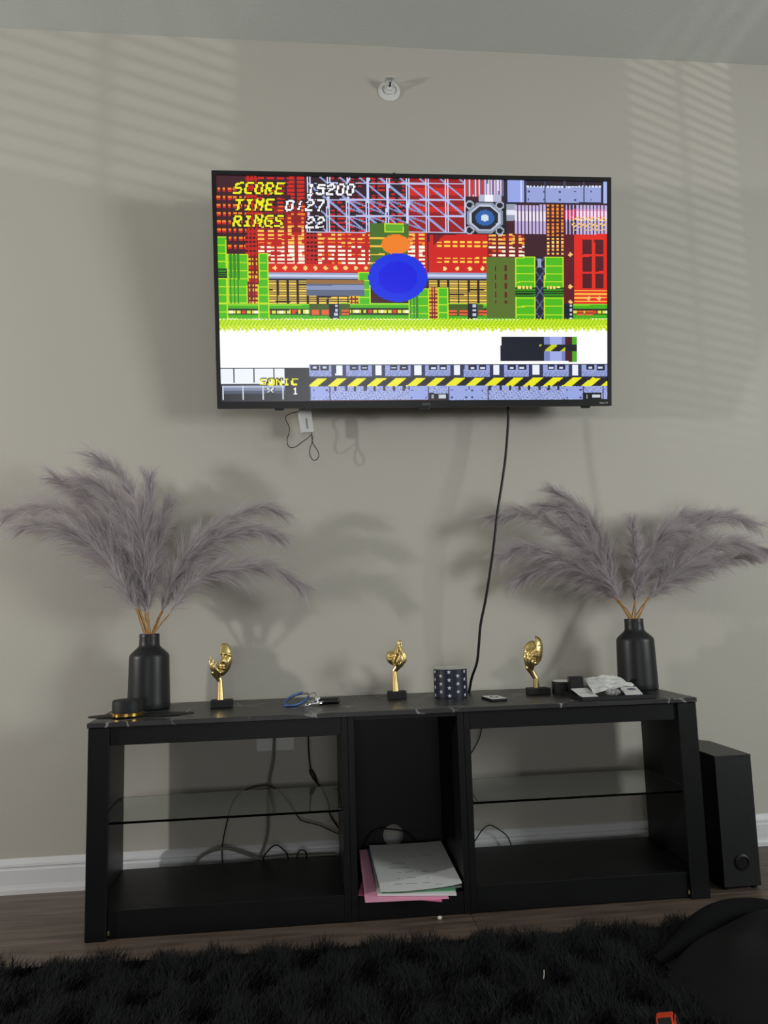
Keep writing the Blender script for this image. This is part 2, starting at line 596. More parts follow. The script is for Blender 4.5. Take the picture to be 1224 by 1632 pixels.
# add the four true corners by snapping the nearest outer points
for cxn, czn in ((xa, za), (xb, za), (xa, zb), (xb, zb)):
    k = min(range(n), key=lambda q: abs(math.atan2(outer[q][1], outer[q][0])-math.atan2(czn, cxn)))
    outer[k] = (cxn, czn)
vs = []
for yy in (SB-0.008, SB-0.002):
    vs += [(hc[0]+p[0]-SO.x, yy-SO.y, hc[2]+p[1]) for p in ring]
    vs += [(hc[0]+p[0]-SO.x, yy-SO.y, hc[2]+p[1]) for p in outer]
fs = []
for k in range(n):
    k2 = (k+1) % n
    fs += [(k, k2, n+k2, n+k), (2*n+k, 3*n+k, 3*n+k2, 2*n+k2), (k, 2*n+k, 2*n+k2, k2), (n+k, n+k2, 3*n+k2, 3*n+k)]
mb.add(vs, fs)
mb.build('back_panel', M['black_wood'], st)
for a, bb in ((SX0+0.021, DL0-0.001), (DR1+0.001, SX1-0.021)):
    g = sp('glass_shelf', [(a, bb, SF+0.024, SB-0.03, 0.268, 0.274)], M['glass'], 0.0006)
    g['label'] = 'clear glass shelf'
    for xx in (a+0.001, bb-0.009):
        for yy in (SF+0.045, SB-0.06):
            pin = MB().box(xx-SO.x, xx+0.008-SO.x, yy-SO.y, yy+0.008-SO.y, 0.262, 0.268).build('shelf_pin', M['chrome'], st)
for xx in (SX0+0.056, SX1-0.062):
    sp('brass_tack', [(xx, xx+0.005, SF+0.004, SF+0.0105, 0.012, 0.022)], M['brass'], 0.001)

# ------------------------------------------------------------------ television
TVW, TVA = 1.235, 0.5769
TVH = TVW*TVA
tv = thing('television', 'large flat black television with bright game scene tilted down on the wall', 'television', (0.3593, -0.1971, 1.7581))
tv.rotation_mode = 'XYZ'
tv.rotation_euler = (0.1697, 0, -0.0237)
# local: x right, z up, -y towards the room
BZ = 0.0125
BZB = 0.021
hw, hh = TVW/2, TVH/2
mb = MB()
mb.box(-hw, hw, 0.0, 0.012, -hh, hh)
mb.box(-hw+0.10, hw-0.10, 0.012, 0.045, -hh+0.012, hh-0.20)
mb.build('rear_housing', M['plastic'], tv, bevel=0.003)
mb = MB()
for b_ in ((-hw, -hw+BZ, -hh, hh), (hw-BZ, hw, -hh, hh), (-hw+BZ, hw-BZ, hh-BZ, hh), (-hw+BZ, hw-BZ, -hh, -hh+BZB)):
    mb.box(b_[0], b_[1], -0.006, 0.0, b_[2], b_[3])
bezel = mb.build('bezel', M['plastic'], tv)
mb = MB().box(-0.30, 0.30, 0.045, 0.058, -0.05, 0.05)
mb.build('mount_plate', M['matte_black'], tv)
for sx in (-0.43, 0.535):
    MB().box(sx-0.014, sx+0.014, -0.002, 0.008, -hh-0.006, -hh+0.001).build('foot_socket', M['plastic'], tv, bevel=0.002)
MB().box(-0.003+0.0, 0.035, -0.004, 0.006, -hh-0.008, -hh+0.001).build('remote_sensor', M['plastic'], tv, bevel=0.002)
MB().box(-0.07, -0.062, -0.0045, 0.004, hh-0.001, hh+0.0025).build('top_stud', M['plastic'], tv)


def text_part(name, s, size, loc, m, parent, rot=(math.pi/2, 0, 0), align='LEFT', ext=0.0003):
    cu = bpy.data.curves.new(name, 'FONT')
    cu.body = s
    cu.size = size
    cu.extrude = ext
    cu.align_x = align
    tmp = bpy.data.objects.new(name, cu)
    COL.objects.link(tmp)
    dg = bpy.context.evaluated_depsgraph_get()
    me = bpy.data.meshes.new_from_object(tmp.evaluated_get(dg))
    bpy.data.objects.remove(tmp)
    me.materials.clear()
    o = mesh_obj(name, me, m, parent)
    o.location = loc
    o.rotation_euler = rot
    return o


text_part('brand_lettering', 'onn.', 0.016, (0.026, -0.0064, -hh+0.006), mat('badge_grey', rgb(120, 122, 126), 0.4), bezel, align='CENTER')
text_part('corner_lettering', 'Roku TV', 0.0075, (hw-0.012, -0.0064, -hh+0.007), M['white_plastic'], bezel, align='RIGHT')
wm = MB()
wm.box(-0.24, 0.24, -0.035, 0.0, -0.10, 0.12)
for sx in (-0.19, 0.19):
    wm.box(sx-0.015, sx+0.015, -0.150, -0.030, -0.02, 0.02)
wo = tag(wm.build('wall_mount', M['matte_black'], None), 'black metal bracket on the wall carrying the television', 'bracket')
wo.location = (0.36, 0, 1.76)

# --- picture on the screen: one flat panel of coloured cells (a plain stand-in picture with the on-screen lettering)
GW, GH = 320, 224
sxl, sxr, szb, szt = -hw+BZ, hw-BZ, -hh+BZB, hh-BZ
cu_ = (np.arange(GW)+0.5)/GW
cv_ = (np.arange(GH)+0.5)/GH
U, V = np.meshgrid(cu_, cv_)          # V measured downwards
# position of each cell in the photograph, from the four corners of the lit panel
q00, q10, q11, q01 = np.array((345.5, 280.5)), np.array((968, 289.5)), np.array((967.5, 641.5)), np.array((351, 644.5))
A_ = np.array([[q10[0]-q11[0], q01[0]-q11[0]], [q10[1]-q11[1], q01[1]-q11[1]]])
gq, hq = np.linalg.solve(A_, (q00-q10+q11-q01))
a1, b1 = q10-q00+gq*q10, q01-q00+hq*q01
den = gq*U+hq*V+1
PX = (a1[0]*U+b1[0]*V+q00[0])/den
PY = (a1[1]*U+b1[1]*V+q00[1])/den
IMG = np.zeros((GH, GW, 3))
SKEW = 0.0


def reg(x0, y0, x1, y1):
    return (PX >= x0) & (PX < x1) & (PY >= y0) & (PY < y1)


def paint(mask, col):
    IMG[mask] = col


def R_(x0, y0, x1, y1, col):
    paint(reg(x0, y0, x1, y1), col)


MAR, RED, ORG, WHT, DRK, GRN, YGR, LAV = (62, 24, 34), (205, 34, 28), (250, 130, 30), (255, 248, 225), (28, 30, 46), (76, 186, 20), (190, 226, 30), (150, 162, 216)
R_(0, 0, 2000, 2000, MAR)
hsh = (np.sin(np.floor(PX/16)*12.9898+np.floor(PY/6.5)*78.233)*43758.5453) % 1.0
# window-like blocks over the dark backdrop, hotter towards the bottom
R_(411, 372, 680, 440, (188, 30, 24)); R_(775, 374, 836, 412, (120, 22, 26)); R_(411, 330, 489, 372, (140, 24, 28))
cell = ((PX-410) % 16 < 11) & ((PY-283) % 6.5 < 3.6)
for x0, x1, y0, y1 in ((411, 489, 283, 424), (489, 590, 372, 424), (590, 680, 372, 440), (775, 836, 374, 412), (489, 745, 283, 372)):
    r_ = reg(x0, y0, x1, y1) & cell & (hsh > 0.12)
    paint(r_, RED)
    paint(r_ & (PY > 330) & ((PY-283) % 6.5 < 2.2), ORG)
    paint(r_ & (PY > 362) & (hsh > 0.3), (252, 200, 90))
    paint(r_ & (PY > 392) & (hsh > 0.22), WHT)
d = reg(345, 296, 395, 402) & ((PX-347) % 8.6 < 5) & ((PY-300) % 13.2 < 6.5)
paint(d, RED)
paint(d & ((PY-300) % 13.2 < 3.2), ORG)
c_ = reg(392, 281, 411, 511)
paint(c_, (190, 30, 24))
paint(c_ & ((PX-392) % 6 < 2.6) & ((PY-281) % 7 < 3.2), (40, 14, 18))
c_ = reg(489, 372, 506, 435)
paint(c_, (190, 30, 24))
paint(c_ & ((PX-489) % 6 < 2.6) & ((PY-281) % 7 < 3.2), (40, 14, 18))
R_(427, 422, 590, 436, (214, 40, 24))
paint(reg(427, 422, 590, 436) & (np.abs((PX-432) % 16-6)+np.abs(PY-429) < 4), (255, 214, 120))
# lattice of pale struts
R_(489, 283, 745, 372, (44, 22, 34))
r_ = reg(489, 283, 745, 372) & cell & (hsh > 0.4) & (PX > 525)
paint(r_, (196, 30, 30))
R_(650, 285, 741, 372, (150, 20, 24))
R_(652, 300, 741, 312, RED); R_(652, 330, 741, 338, RED)
lx = (PX-489) % 31.4
ly = (PY-292) % 26.2
lat = reg(489, 283, 742, 372)
dg_ = np.abs(ly-lx*26.2/31.4) < 1.9
paint(lat & dg_, LAV)
paint(lat & (PX > 550) & (PX < 680) & (PY > 318) & (np.abs((PY-318) % 13-lx*13/31.4*0.9) < 1.4), (130, 140, 190))
paint(lat & ((lx < 2) | ((lx > 3.6) & (lx < 5.6))), (206, 212, 246))
paint(lat & (ly < 2.2), (190, 196, 236))
# rivetted red block and pipes
R_(683, 375, 776, 437, (206, 30, 24))
paint(reg(690, 375, 776, 437) & ((PX-690)+(PY-375) < 18), (120, 16, 20))
for yy in (386, 392, 412, 418):
    paint(reg(696, yy, 776, yy+2.6) & ((PX-696) % 12 < 8), (255, 214, 70))
paint(reg(694, 421, 776, 437) & (np.abs((PX-700) % 20-8)+np.abs(PY-430) < 4), (255, 224, 130))
for x0, x1 in ((427, 590), (680, 776)):
    R_(x0, 437, x1, 448, (150, 160, 196))
    R_(x0, 440, x1, 443, (206, 214, 240))
    R_(x0, 446, x1, 449, DRK)
    g_ = reg(x0, 449, x1, 487)
    paint(g_, (34, 26, 22))
    paint(g_ & ((PY-449) % 3.9 < 2.2) & ((PX-427) % 16 < 13), (244, 204, 84))
# pale tube, fan block and panels
R_(742, 287, 806, 313, (120, 104, 140))
paint(reg(742, 287, 806, 313) & ((PX-742) % 5 < 2.3), (230, 214, 240))
paint(reg(742, 287, 775, 313) & ((PX-742) % 8 < 4), (200, 50, 40))
R_(762, 311, 800, 322, (176, 182, 208)); R_(772, 311, 786, 322, (240, 242, 255))
R_(742, 322, 806, 375, (24, 26, 34))
ex, ey = (PX-772.5)/30, (PY-348)/25.5
oc = np.maximum(np.maximum(np.abs(ex), np.abs(ey)), (np.abs(ex)+np.abs(ey))*0.72)
paint(oc < 0.98, (138, 146, 166)); paint(oc < 0.82, (196, 204, 224)); paint(oc < 0.72, (30, 34, 44))
rr_ = np.hypot(ex, ey)
paint(rr_ < 0.5, (46, 96, 170)); paint(rr_ < 0.22, (206, 222, 236))
for cx_, cy_ in ((748, 327), (796, 328), (748, 368), (796, 369)):
    q_ = np.hypot((PX-cx_), (PY-cy_))
    paint(q_ < 7, (170, 176, 196)); paint(q_ < 4.5, (24, 26, 34))
R_(806, 326, 822, 352, (150, 156, 176)); R_(806, 335, 822, 343, (226, 230, 244))
R_(803, 286, 968, 325, (28, 32, 52))
R_(808, 287, 836, 322, (150, 164, 232)); R_(829, 287, 832, 322, (214, 220, 250))
R_(837, 289, 958, 323, LAV)
paint(reg(837, 289, 958, 297), (36, 22, 34))
paint(reg(837, 296, 958, 299) & ((PX*0.9) % 5 < 3), (226, 230, 246))
paint(reg(837, 289, 958, 323) & ((PX-837) % 31 < 2.4) & ((PY < 300) | (PX < 870) | (PX > 925)), (60, 66, 96))
paint(reg(837, 302, 958, 323) & ((PX-841) % 25 < 3) & ((PY-304) % 13 < 3), (70, 78, 116))
R_(963, 290, 968, 325, (170, 182, 240))
s_ = reg(820, 327, 968, 374)
paint(s_, (62, 38, 66))
paint(s_ & ((PX-820) % 5.8 < 3.2), (196, 178, 224))
paint(s_ & ((PX-820) % 5.8 < 3.2) & (np.abs(PY-345) < 8), (238, 226, 246))
paint(reg(900, 334, 968, 350) & ((PX-820) % 5.8 > 3.2), (206, 40, 96))
paint(reg(912, 346, 968, 368) & ((PX*0.7+PY) % 6 < 2.6) & ((PY-346) % 10 < 7), (244, 196, 90))
R_(836, 375, 871, 412, (60, 26, 36)); R_(871, 326, 900, 412, MAR)
paint(reg(871, 326, 900, 412) & ((PX-871) % 7.6 < 4.6) & ((PY-326) % 6 < 3.8), (250, 140, 40))
paint(reg(871, 378, 900, 412) & ((PX-871) % 7.6 < 4.6) & ((PY-326) % 6 < 2), (255, 226, 120))
R_(899, 375, 916, 487, (92, 20, 28))
R_(915, 374, 968, 487, (224, 38, 26))
l_ = reg(929, 380, 962, 462)
paint(l_, (84, 20, 28))
fx = (PX-929)/33.0
fy = ((PY-380) % 27)/27.0
paint(l_ & ((np.abs(fx-0.5) < 0.08) | (fy < 0.12)), (228, 42, 28))
paint(reg(915, 464, 968, 487) & ((PY-464) % 6 < 2), (250, 190, 70))
for cx_, cy_ in ((909, 407), (909, 459), (909, 484), (938, 478), (955, 478)):
    paint(np.abs(PX-cx_)+np.abs(PY-cy_) < 4, (255, 196, 120))
# green blocks


def green(x0, y0, x1, y1, base=GRN, dark=False):
    R_(x0, y0, x1, y1, base)
    paint(reg(x0, y0, x1, y1) & (((PX-x0) < 1.9) | ((x1-PX) < 1.9) | (((PY-y0) % 13.2) < 1.6)), YGR if not dark else (60, 140, 20))


green(345, 379, 362, 513)
green(362, 406, 395, 513, (84, 190, 24))
for xx in (366, 372, 378):
    R_(xx, 407, xx+3, 486, (60, 130, 30))
R_(395, 406, 412, 511, (120, 20, 20))
paint(reg(395, 406, 412, 511) & ((PX-396) % 5.4 < 3) & ((PY-406) % 7 < 4.2), (240, 190, 50))
paint(reg(395, 406, 412, 511) & ((PX-396) % 5.4 < 3) & ((PY-406) % 21 < 4.2), RED)
green(411, 406, 428, 513)
R_(345, 430, 361, 446, (50, 130, 20)); paint(reg(345, 431, 361, 446) & ((PY-431) % 4 < 1.8), (20, 40, 14))
R_(345, 486, 968, 514, (70, 176, 18))
paint(reg(345, 486, 968, 489), (140, 210, 30))
b_ = reg(345, 494, 968, 504)
paint(b_, (40, 50, 24))
paint(b_ & (PY > 497) & (PY < 502) & ((PX-345) % 8 < 5.6), (220, 226, 70))
paint(b_ & (PY > 497) & (PY < 502) & ((PX-345) % 40 < 6), (226, 60, 40))
paint(b_ & (PY > 497) & (PY < 502) & ((PX-365) % 40 < 5), WHT)
green(411, 486, 428, 513)
green(345, 486, 362, 513)
R_(492, 487, 556, 506, (66, 90, 30)); R_(712, 487, 770, 506, (66, 90, 30))
for x0 in (495, 512, 542, 714, 731, 762, 918, 932):
    R_(x0, 497, x0+13, 505, (226, 96, 50)); R_(x0, 500.4, x0+13, 501.8, (90, 30, 20))
for x0 in (524, 744, 899):
    R_(x0, 486, x0+15, 512, (26, 28, 40)); paint(reg(x0+8, 488, x0+13, 512) & ((PY-488) % 7 < 4), (190, 200, 226))
R_(556, 462, 570, 487, (120, 20, 20)); paint(reg(556, 462, 570, 487) & ((PX-556) % 5 < 3) & ((PY-462) % 6 < 3.4), (240, 190, 50))
green(570, 436, 590, 487)
green(650, 462, 682, 512)
for xx in (652, 657, 662):
    R_(xx, 464, xx+2.5, 510, (56, 130, 30))
R_(682, 461, 696, 513, (120, 20, 20)); paint(reg(682, 461, 696, 513) & ((PX-683) % 5 < 3) & ((PY-461) % 6 < 3.6), (236, 170, 50))
green(696, 461, 713, 513)
R_(588, 357, 650, 436, (70, 110, 34)); paint(reg(588, 380, 612, 436) & ((PY-380) % 13 < 3), (240, 190, 60)); green(612, 357, 644, 372, (96, 170, 40))
R_(775, 411, 821, 510, (88, 112, 42)); paint(reg(776, 425, 821, 486) & ((np.abs(PX-789) < 1.4) | (np.abs(PX-805) < 1.4)) & ((PY-425) % 14 < 9), (96, 26, 26))
green(821, 411, 853, 513); green(867, 411, 899, 513)
for x0, x1 in ((821, 853), (867, 899)):
    R_(x0, 459, x1, 475, (50, 140, 20)); paint(reg(x0, 461, x1, 475) & ((PY-461) % 4.2 < 1.9), (18, 46, 16)); paint(reg(x0+4, 458, x1-4, 462) & ((PX*0.8) % 5 < 3.4), (250, 220, 110))
R_(853, 411, 867, 512, (30, 34, 50)); paint(reg(853, 411, 867, 512) & (np.abs(np.abs(((PY-411) % 22)-11)-np.abs(PX-860)*1.4) < 1.6), (92, 102, 136)); R_(857, 414, 863, 428, (150, 162, 196))
# plain rounded shapes standing in for the moving figures
pod = np.maximum(np.abs(PX-533.5)/46, np.abs(PY-461)/12.5)
paint(pod < 1, (92, 102, 126)); paint((pod < 1) & (PY < 455), (150, 108, 62)); paint((pod < 1) & (PY > 457) & (PY < 464), (136, 148, 184))
paint(np.hypot((PX-630)/23, (PY-391)/16) < 1, (240, 128, 30))
rb = np.hypot((PX-633)/47, (PY-444.5)/39)
paint(rb < 1, (10, 44, 226)); paint(rb < 0.66, (6, 16, 222))
# bright band with a ragged grassy edge
rag = 529+2.2*np.sin(PX*0.9)+1.6*np.sin(PX*0.37+1)
R_(345, 511, 968, 640, (255, 255, 255))
gb = (PY >= 511+1.5*np.sin(PX*1.1)) & (PY < rag) & (PX >= 340)
paint(gb, (160, 206, 16)); paint(gb & ((PX+PY*0.7) % 6 < 3), (204, 232, 30)); paint(gb & (PY > 522) & ((PX-PY) % 7 < 3.4), (226, 240, 60))
R_(797, 540, 919, 580, (24, 27, 40))
R_(867, 540, 900, 580, (120, 130, 190)); R_(876, 540, 894, 580, (160, 172, 228)); R_(900, 540, 912, 580, (70, 22, 32)); R_(912, 540, 919, 580, (76, 170, 30))
q_ = reg(858, 552, 919, 564)
paint(q_, (30, 30, 34)); paint(q_ & ((PX+PY) % 26 < 11) & (PX < 900), (196, 206, 30))
# lower left tiles (left free of any figure)
R_(340, 590, 492, 646, (24, 27, 38))
R_(350, 591, 452, 617, (236, 240, 250))
for xx in (370, 402, 434):
    R_(xx, 591, xx+2.2, 614, (40, 44, 60))
R_(350, 615, 452, 618, (60, 64, 80)); R_(354, 618, 452, 628, (170, 178, 200)); R_(354, 622, 452, 628, (120, 130, 160)); R_(354, 626, 452, 631, (70, 78, 100))
for xx in (352, 384, 416, 448):
    R_(xx, 618, xx+2, 641, (206, 212, 226))
# machinery strip
R_(491, 584, 968, 642, LAV)
t_ = reg(491, 584, 968, 606)
paint(t_ & ((PX*1.7+PY*2.3) % 9 < 2.6) & (PY > 596), (110, 122, 168))
mx_ = (PX-491) % 63
paint(t_ & (((mx_ > 2) & (mx_ < 15)) | ((mx_ > 18) & (mx_ < 31))) & (PY > 586) & (PY < 594), (34, 38, 60))
paint(t_ & (((mx_ > 5) & (mx_ < 12)) | ((mx_ > 21) & (mx_ < 28))) & (PY > 588.5) & (PY < 591.5), (210, 218, 245))
paint(t_ & (mx_ > 36) & (mx_ < 58) & (PY > 586) & (PY < 604), (46, 52, 80))
paint(t_ & (mx_ > 42) & (mx_ < 52) & (PY > 586) & (PY < 602), (236, 240, 255))
paint(reg(491, 584, 968, 586), (52, 58, 90)); paint(reg(491, 604, 968, 607), (40, 44, 66))
q_ = reg(491, 606.5, 968, 619.5)
paint(q_, (26, 27, 30)); paint(q_ & ((PX+(PY-606)*1.25-505) % 31.3 < 16), (236, 232, 28))
l_ = reg(491, 620, 968, 642)
paint(l_ & ((PX*1.3+PY*3.1) % 11 < 2.2), (190, 198, 236)); paint(l_ & ((PX*2.1-PY*1.7) % 13 < 2), (108, 120, 172))
for xx in (491, 522, 648, 680, 713, 744, 775, 898, 929, 960):
    R_(xx, 620, xx+1.8, 642, (60, 68, 104))
for x0, x1 in ((494, 521), (650, 680), (714, 744), (746, 770), (899, 927)):
    R_(x0, 621, x1, 641, (152, 166, 224))
    for px_, py_ in ((x0+3, 625), (x1-4, 625), (x0+3, 637), (x1-4, 637)):
        R_(px_, py_, px_+2.6, py_+2.6, (70, 80, 120))
for xx in (531, 547, 562, 578, 593, 609, 624, 640, 778, 794, 809, 825, 840, 856, 871, 887):
    R_(xx, 619, xx+4, 627, (44, 48, 66))
for x0 in (681, 928):
    R_(x0, 631, x0+31, 642, (20, 22, 28)); R_(x0+16, 634, x0+28, 639, (200, 206, 214)); R_(x0+5, 634, x0+8, 640, (150, 156, 166))
# on-screen lettering
GL5 = {'S': '01111 10000 10000 01110 00001 00001 11110', 'C': '01111 10000 10000 10000 10000 10000 01111', 'O': '01110 10001 10001 10001 10001 10001 01110',
       'R': '11110 10001 10001 11110 10100 10010 10001', 'E': '11111 10000 10000 11110 10000 10000 11111', 'T': '11111 00100 00100 00100 00100 00100 00100',
       'I': '01110 00100 00100 00100 00100 00100 01110', 'M': '10001 11011 10101 10101 10001 10001 10001', 'N': '10001 11001 10101 10101 10011 10001 10001',
       'G': '01111 10000 10000 10111 10001 10001 01110', '0': '01110 10001 10001 10001 10001 10001 01110', '1': '00100 01100 00100 00100 00100 00100 01110',
       '2': '01110 10001 00001 00110 01000 10000 11111', '5': '11111 10000 11110 00001 00001 10001 01110', '7': '11111 00001 00010 00010 00100 00100 00100',
       ':': '00000 00100 00100 00000 00100 00100 00000', 'X': '00000 10001 01010 00100 01010 10001 00000'}


def letters(s, x0, y0, cw, h, pitch, col, slant=0.22, bold=0.28):
    for i, ch in enumerate(s):
        rows = GL5[ch].split()
        ox = x0+i*pitch
        lyy = (PY-y0)/h*7
        lxx = (PX-ox-(1-(PY-y0)/h)*h*slant)/cw*5
        for pad, cc in ((0.55, (20, 16, 22)), (0.0, col)):
            mk = np.zeros_like(PX, bool)
            for ry in range(7):
                for rx in range(5):
                    if rows[ry][rx] == '1':
                        mk |= (lxx > rx-bold-pad) & (lxx < rx+1+bold+pad) & (lyy > ry-0.12-pad) & (lyy < ry+1.12+pad)
            paint(mk, cc)


YEL = (240, 236, 20)
letters('SCORE', 373, 292, 12.0, 18.5, 16.3, YEL)
letters('TIME', 373, 318.5, 12.0, 18.5, 16.3, YEL)
letters('RINGS', 371, 344.5, 12.0, 18.5, 16.3, YEL)
letters('15200', 488, 294, 11.5, 18.5, 15.6, (245, 245, 250))
letters('0:27', 454, 319.5, 11.5, 18.5, 16.0, (245, 245, 250))
letters('22', 487, 346.5, 11.5, 18.0, 15.8, (245, 245, 250))
letters('SONIC', 413, 607, 9.0, 10.5, 12.4, YEL, 0.05)
letters('X', 425, 621, 9.0, 10.5, 12, (235, 238, 245), 0.0, 0.1)
letters('1', 464, 621, 8.0, 11.5, 12, (245, 245, 250), 0.0, 0.35)

vx = np.linspace(sxl, sxr, GW+1)
vz = np.linspace(szt, szb, GH+1)
VX, VZ = np.meshgrid(vx, vz)
verts = np.stack([VX.ravel(), np.full(VX.size, -0.0012), VZ.ravel()], 1)
ii, jj = np.meshgrid(np.arange(GW), np.arange(GH))
b0 = (jj*(GW+1)+ii).ravel()
quads = np.stack([b0, b0+GW+1, b0+GW+2, b0+1], 1)


def np_mesh(name, verts, quads=None, tris=None):
    me = bpy.data.meshes.new(name)
    loops = []
    starts = []
    nl = 0
    if quads is not None and len(quads):
        loops.append(quads.ravel()); starts.append(np.arange(len(quads))*4); nl = len(quads)*4
    if tris is not None and len(tris):
        loops.append(tris.ravel()); starts.append(nl+np.arange(len(tris))*3)
    loops = np.concatenate(loops).astype(np.int32)
    starts = np.concatenate(starts).astype(np.int32)
    me.vertices.add(len(verts)); me.vertices.foreach_set('co', np.asarray(verts, np.float32).ravel())
    me.loops.add(len(loops)); me.loops.foreach_set('vertex_index', loops)
    me.polygons.add(len(starts)); me.polygons.foreach_set('loop_start', starts)
    me.update(calc_edges=True)
    me.validate()
    return me


me = np_mesh('screen', verts, quads)
ca = me.color_attributes.new('picture', 'FLOAT_COLOR', 'CORNER')
lc = IMG.reshape(-1, 3)/255.0
lc = np.where(lc <= 0.04045, lc/12.92, ((lc+0.055)/1.055)**2.4)
lc = np.concatenate([lc, np.ones((len(lc), 1))], 1)
ca.data.foreach_set('color', np.repeat(lc, 4, axis=0).astype(np.float32).ravel())
m, nt, b = nodes_of('lit_screen')
at = nt.nodes.new('ShaderNodeVertexColor'); at.layer_name = 'picture'
b.inputs['Base Color'].default_value = (0.01, 0.01, 0.012, 1)
b.inputs['Roughness'].default_value = 0.25
nt.links.new(at.outputs[0], b.inputs['Emission Color'])
b.inputs['Emission Strength'].default_value = 1.0
so = mesh_obj('screen', me, m, tv)
so['label'] = 'lit screen showing a colourful pixel game scene'

# ------------------------------------------------------------------ things on the wall
# sidewall sprinkler
w0 = onY(620, 146, 0)
sk = thing('wall_sprinkler', 'white round fire sprinkler on the wall above the television', 'sprinkler', (w0[0], 0, w0[2]))


def lathe_y(prof, n=40):
    """revolve (radius, distance from the wall) about -y"""
    mb = MB().lathe([(r, z) for r, z in prof], n)
    mb.v = [(p[0], -p[2], p[1]) for p in mb.v]
    return mb


lathe_y([(0.038, 0), (0.038, 0.004), (0.034, 0.008), (0.026, 0.0095), (0.024, 0.006), (0.022, 0.006)]).build('escutcheon', M['white_plastic'], sk, smooth=True)
lathe_y([(0.017, 0.004), (0.017, 0.014), (0.012, 0.016), (0.010, 0.024), (0.007, 0.026)], 24).build('sprinkler_body', M['white_plastic'], sk, smooth=True)
MB().tube([(-0.012, -0.016, 0.0), (-0.013, -0.034, 0.004), (-0.004, -0.046, 0.010)], 0.0025).tube([(0.012, -0.016, 0.0), (0.013, -0.034, 0.004), (0.004, -0.046, 0.010)], 0.0025).build('frame_arm', M['white_plastic'], sk, smooth=True)
lathe_y([(0.0085, 0.046), (0.0085, 0.048), (0.003, 0.050)], 20).build('deflector', M['chrome'], sk).location = (0, 0, 0.011)
MB().box(-0.017, 0.017, -0.052, -0.022, 0.0175, 0.0195).build('deflector_hood', M['white_plastic'], sk)
MB().tube([(0, -0.024, 0), (0, -0.044, 0.007)], 0.0028).build('glass_bulb', M['rubber'], sk)

# white adapter hanging below the television with its thin black cable
yA = -0.062
a0 = onY(490, 690, yA)
ab = thing('streaming_stick', 'small white adapter dangling below the television on thin black cable', 'adapter', tuple(a0))
bm_ = MB().box(-0.021, 0.021, -0.0065, 0.0065, 0.0, 0.098)
body = bm_.build('adapter_body', M['white_plastic'], ab, bevel=0.003)
ab.rotation_euler = (0, math.radians(-7), math.radians(18))
MB().box(-0.003, 0.003, -0.0069, -0.0060, 0.012, 0.046).build('grey_print', mat('grey_print', rgb(150, 150, 150), 0.6), ab)


def cable(name, pix, y, r, m, label, cat='cable', group=None, n=8, parent=None):
    """pixels -> points on a vertical plane y (number or list)"""
    ys = y if isinstance(y, (list, tuple)) else [y]*len(pix)
    pts = [onY(p[0], p[1], yy) for p, yy in zip(pix, ys)]
    pts = spline(pts, n)
    o = MB().tube(pts, r, 8).build(name, m, parent, smooth=True, origin=None if parent is not None else tuple(pts[-1]))
    if parent is None:
        tag(o, label, cat, group)
    return o


def zpx(z, ox, oy, k):
    return [(ox+a*k, oy+c_*k) for a, c_ in z]


cable('thin_cable', zpx([(560, 120), (455, 185), (300, 230), (200, 280), (190, 350), (255, 500), (250, 620), (215, 740), (235, 860), (310, 900), (400, 870), (520, 780), (640, 695), (680, 640)], 440, 640, 0.0817),
      [-0.072, -0.070] + [-0.066]*11 + [-0.062], 0.0013, M['cable_black'], 'thin black cable looping left of the white adapter under the television')
cable('usb_lead', zpx([(680, 560), (700, 650), (710, 720), (700, 800), (660, 920), (660, 1040), (720, 1140), (790, 1130), (835, 1060), (810, 960), (715, 805), (695, 640)], 440, 640, 0.0817),
      [-0.062]*12, 0.0014, M['cable_black'], 'thin black lead hanging in a teardrop loop under the white adapter')
# power cord from the television down behind the canister
cord = [(809, 640), (810, 668), (806, 725), (800, 770), (793, 815), (788, 860), (782, 905), (774, 955), (766, 995), (763, 1030), (760, 1056), (752, 1080), (748, 1100), (746, 1106)]
cable('power_cord', cord, [-0.105, -0.105, -0.112, -0.122, -0.132, -0.136, -0.13, -0.12, -0.11, -0.10, -0.09, -0.075, -0.06, -0.05], 0.0042, M['cable_black'],
      'long black power cord hanging from the television to behind the starry canister', 'cord')

# outlet behind the stand
w0 = onY(439, 1179, 0)
ol = thing('wall_outlet', 'white double wall outlet behind the left bay of the stand', 'outlet', (w0[0], 0, w0[2]))
MB().box(-0.058, 0.058, -0.006, 0.0, -0.032, 0.032).build('cover_plate', M['white_plastic'], ol, bevel=0.002)
for sx in (-0.028, 0.028):
    MB().box(sx-0.016, sx+0.016, -0.008, -0.0055, -0.020, 0.020).build('socket', M['white_plastic'], ol, bevel=0.001)

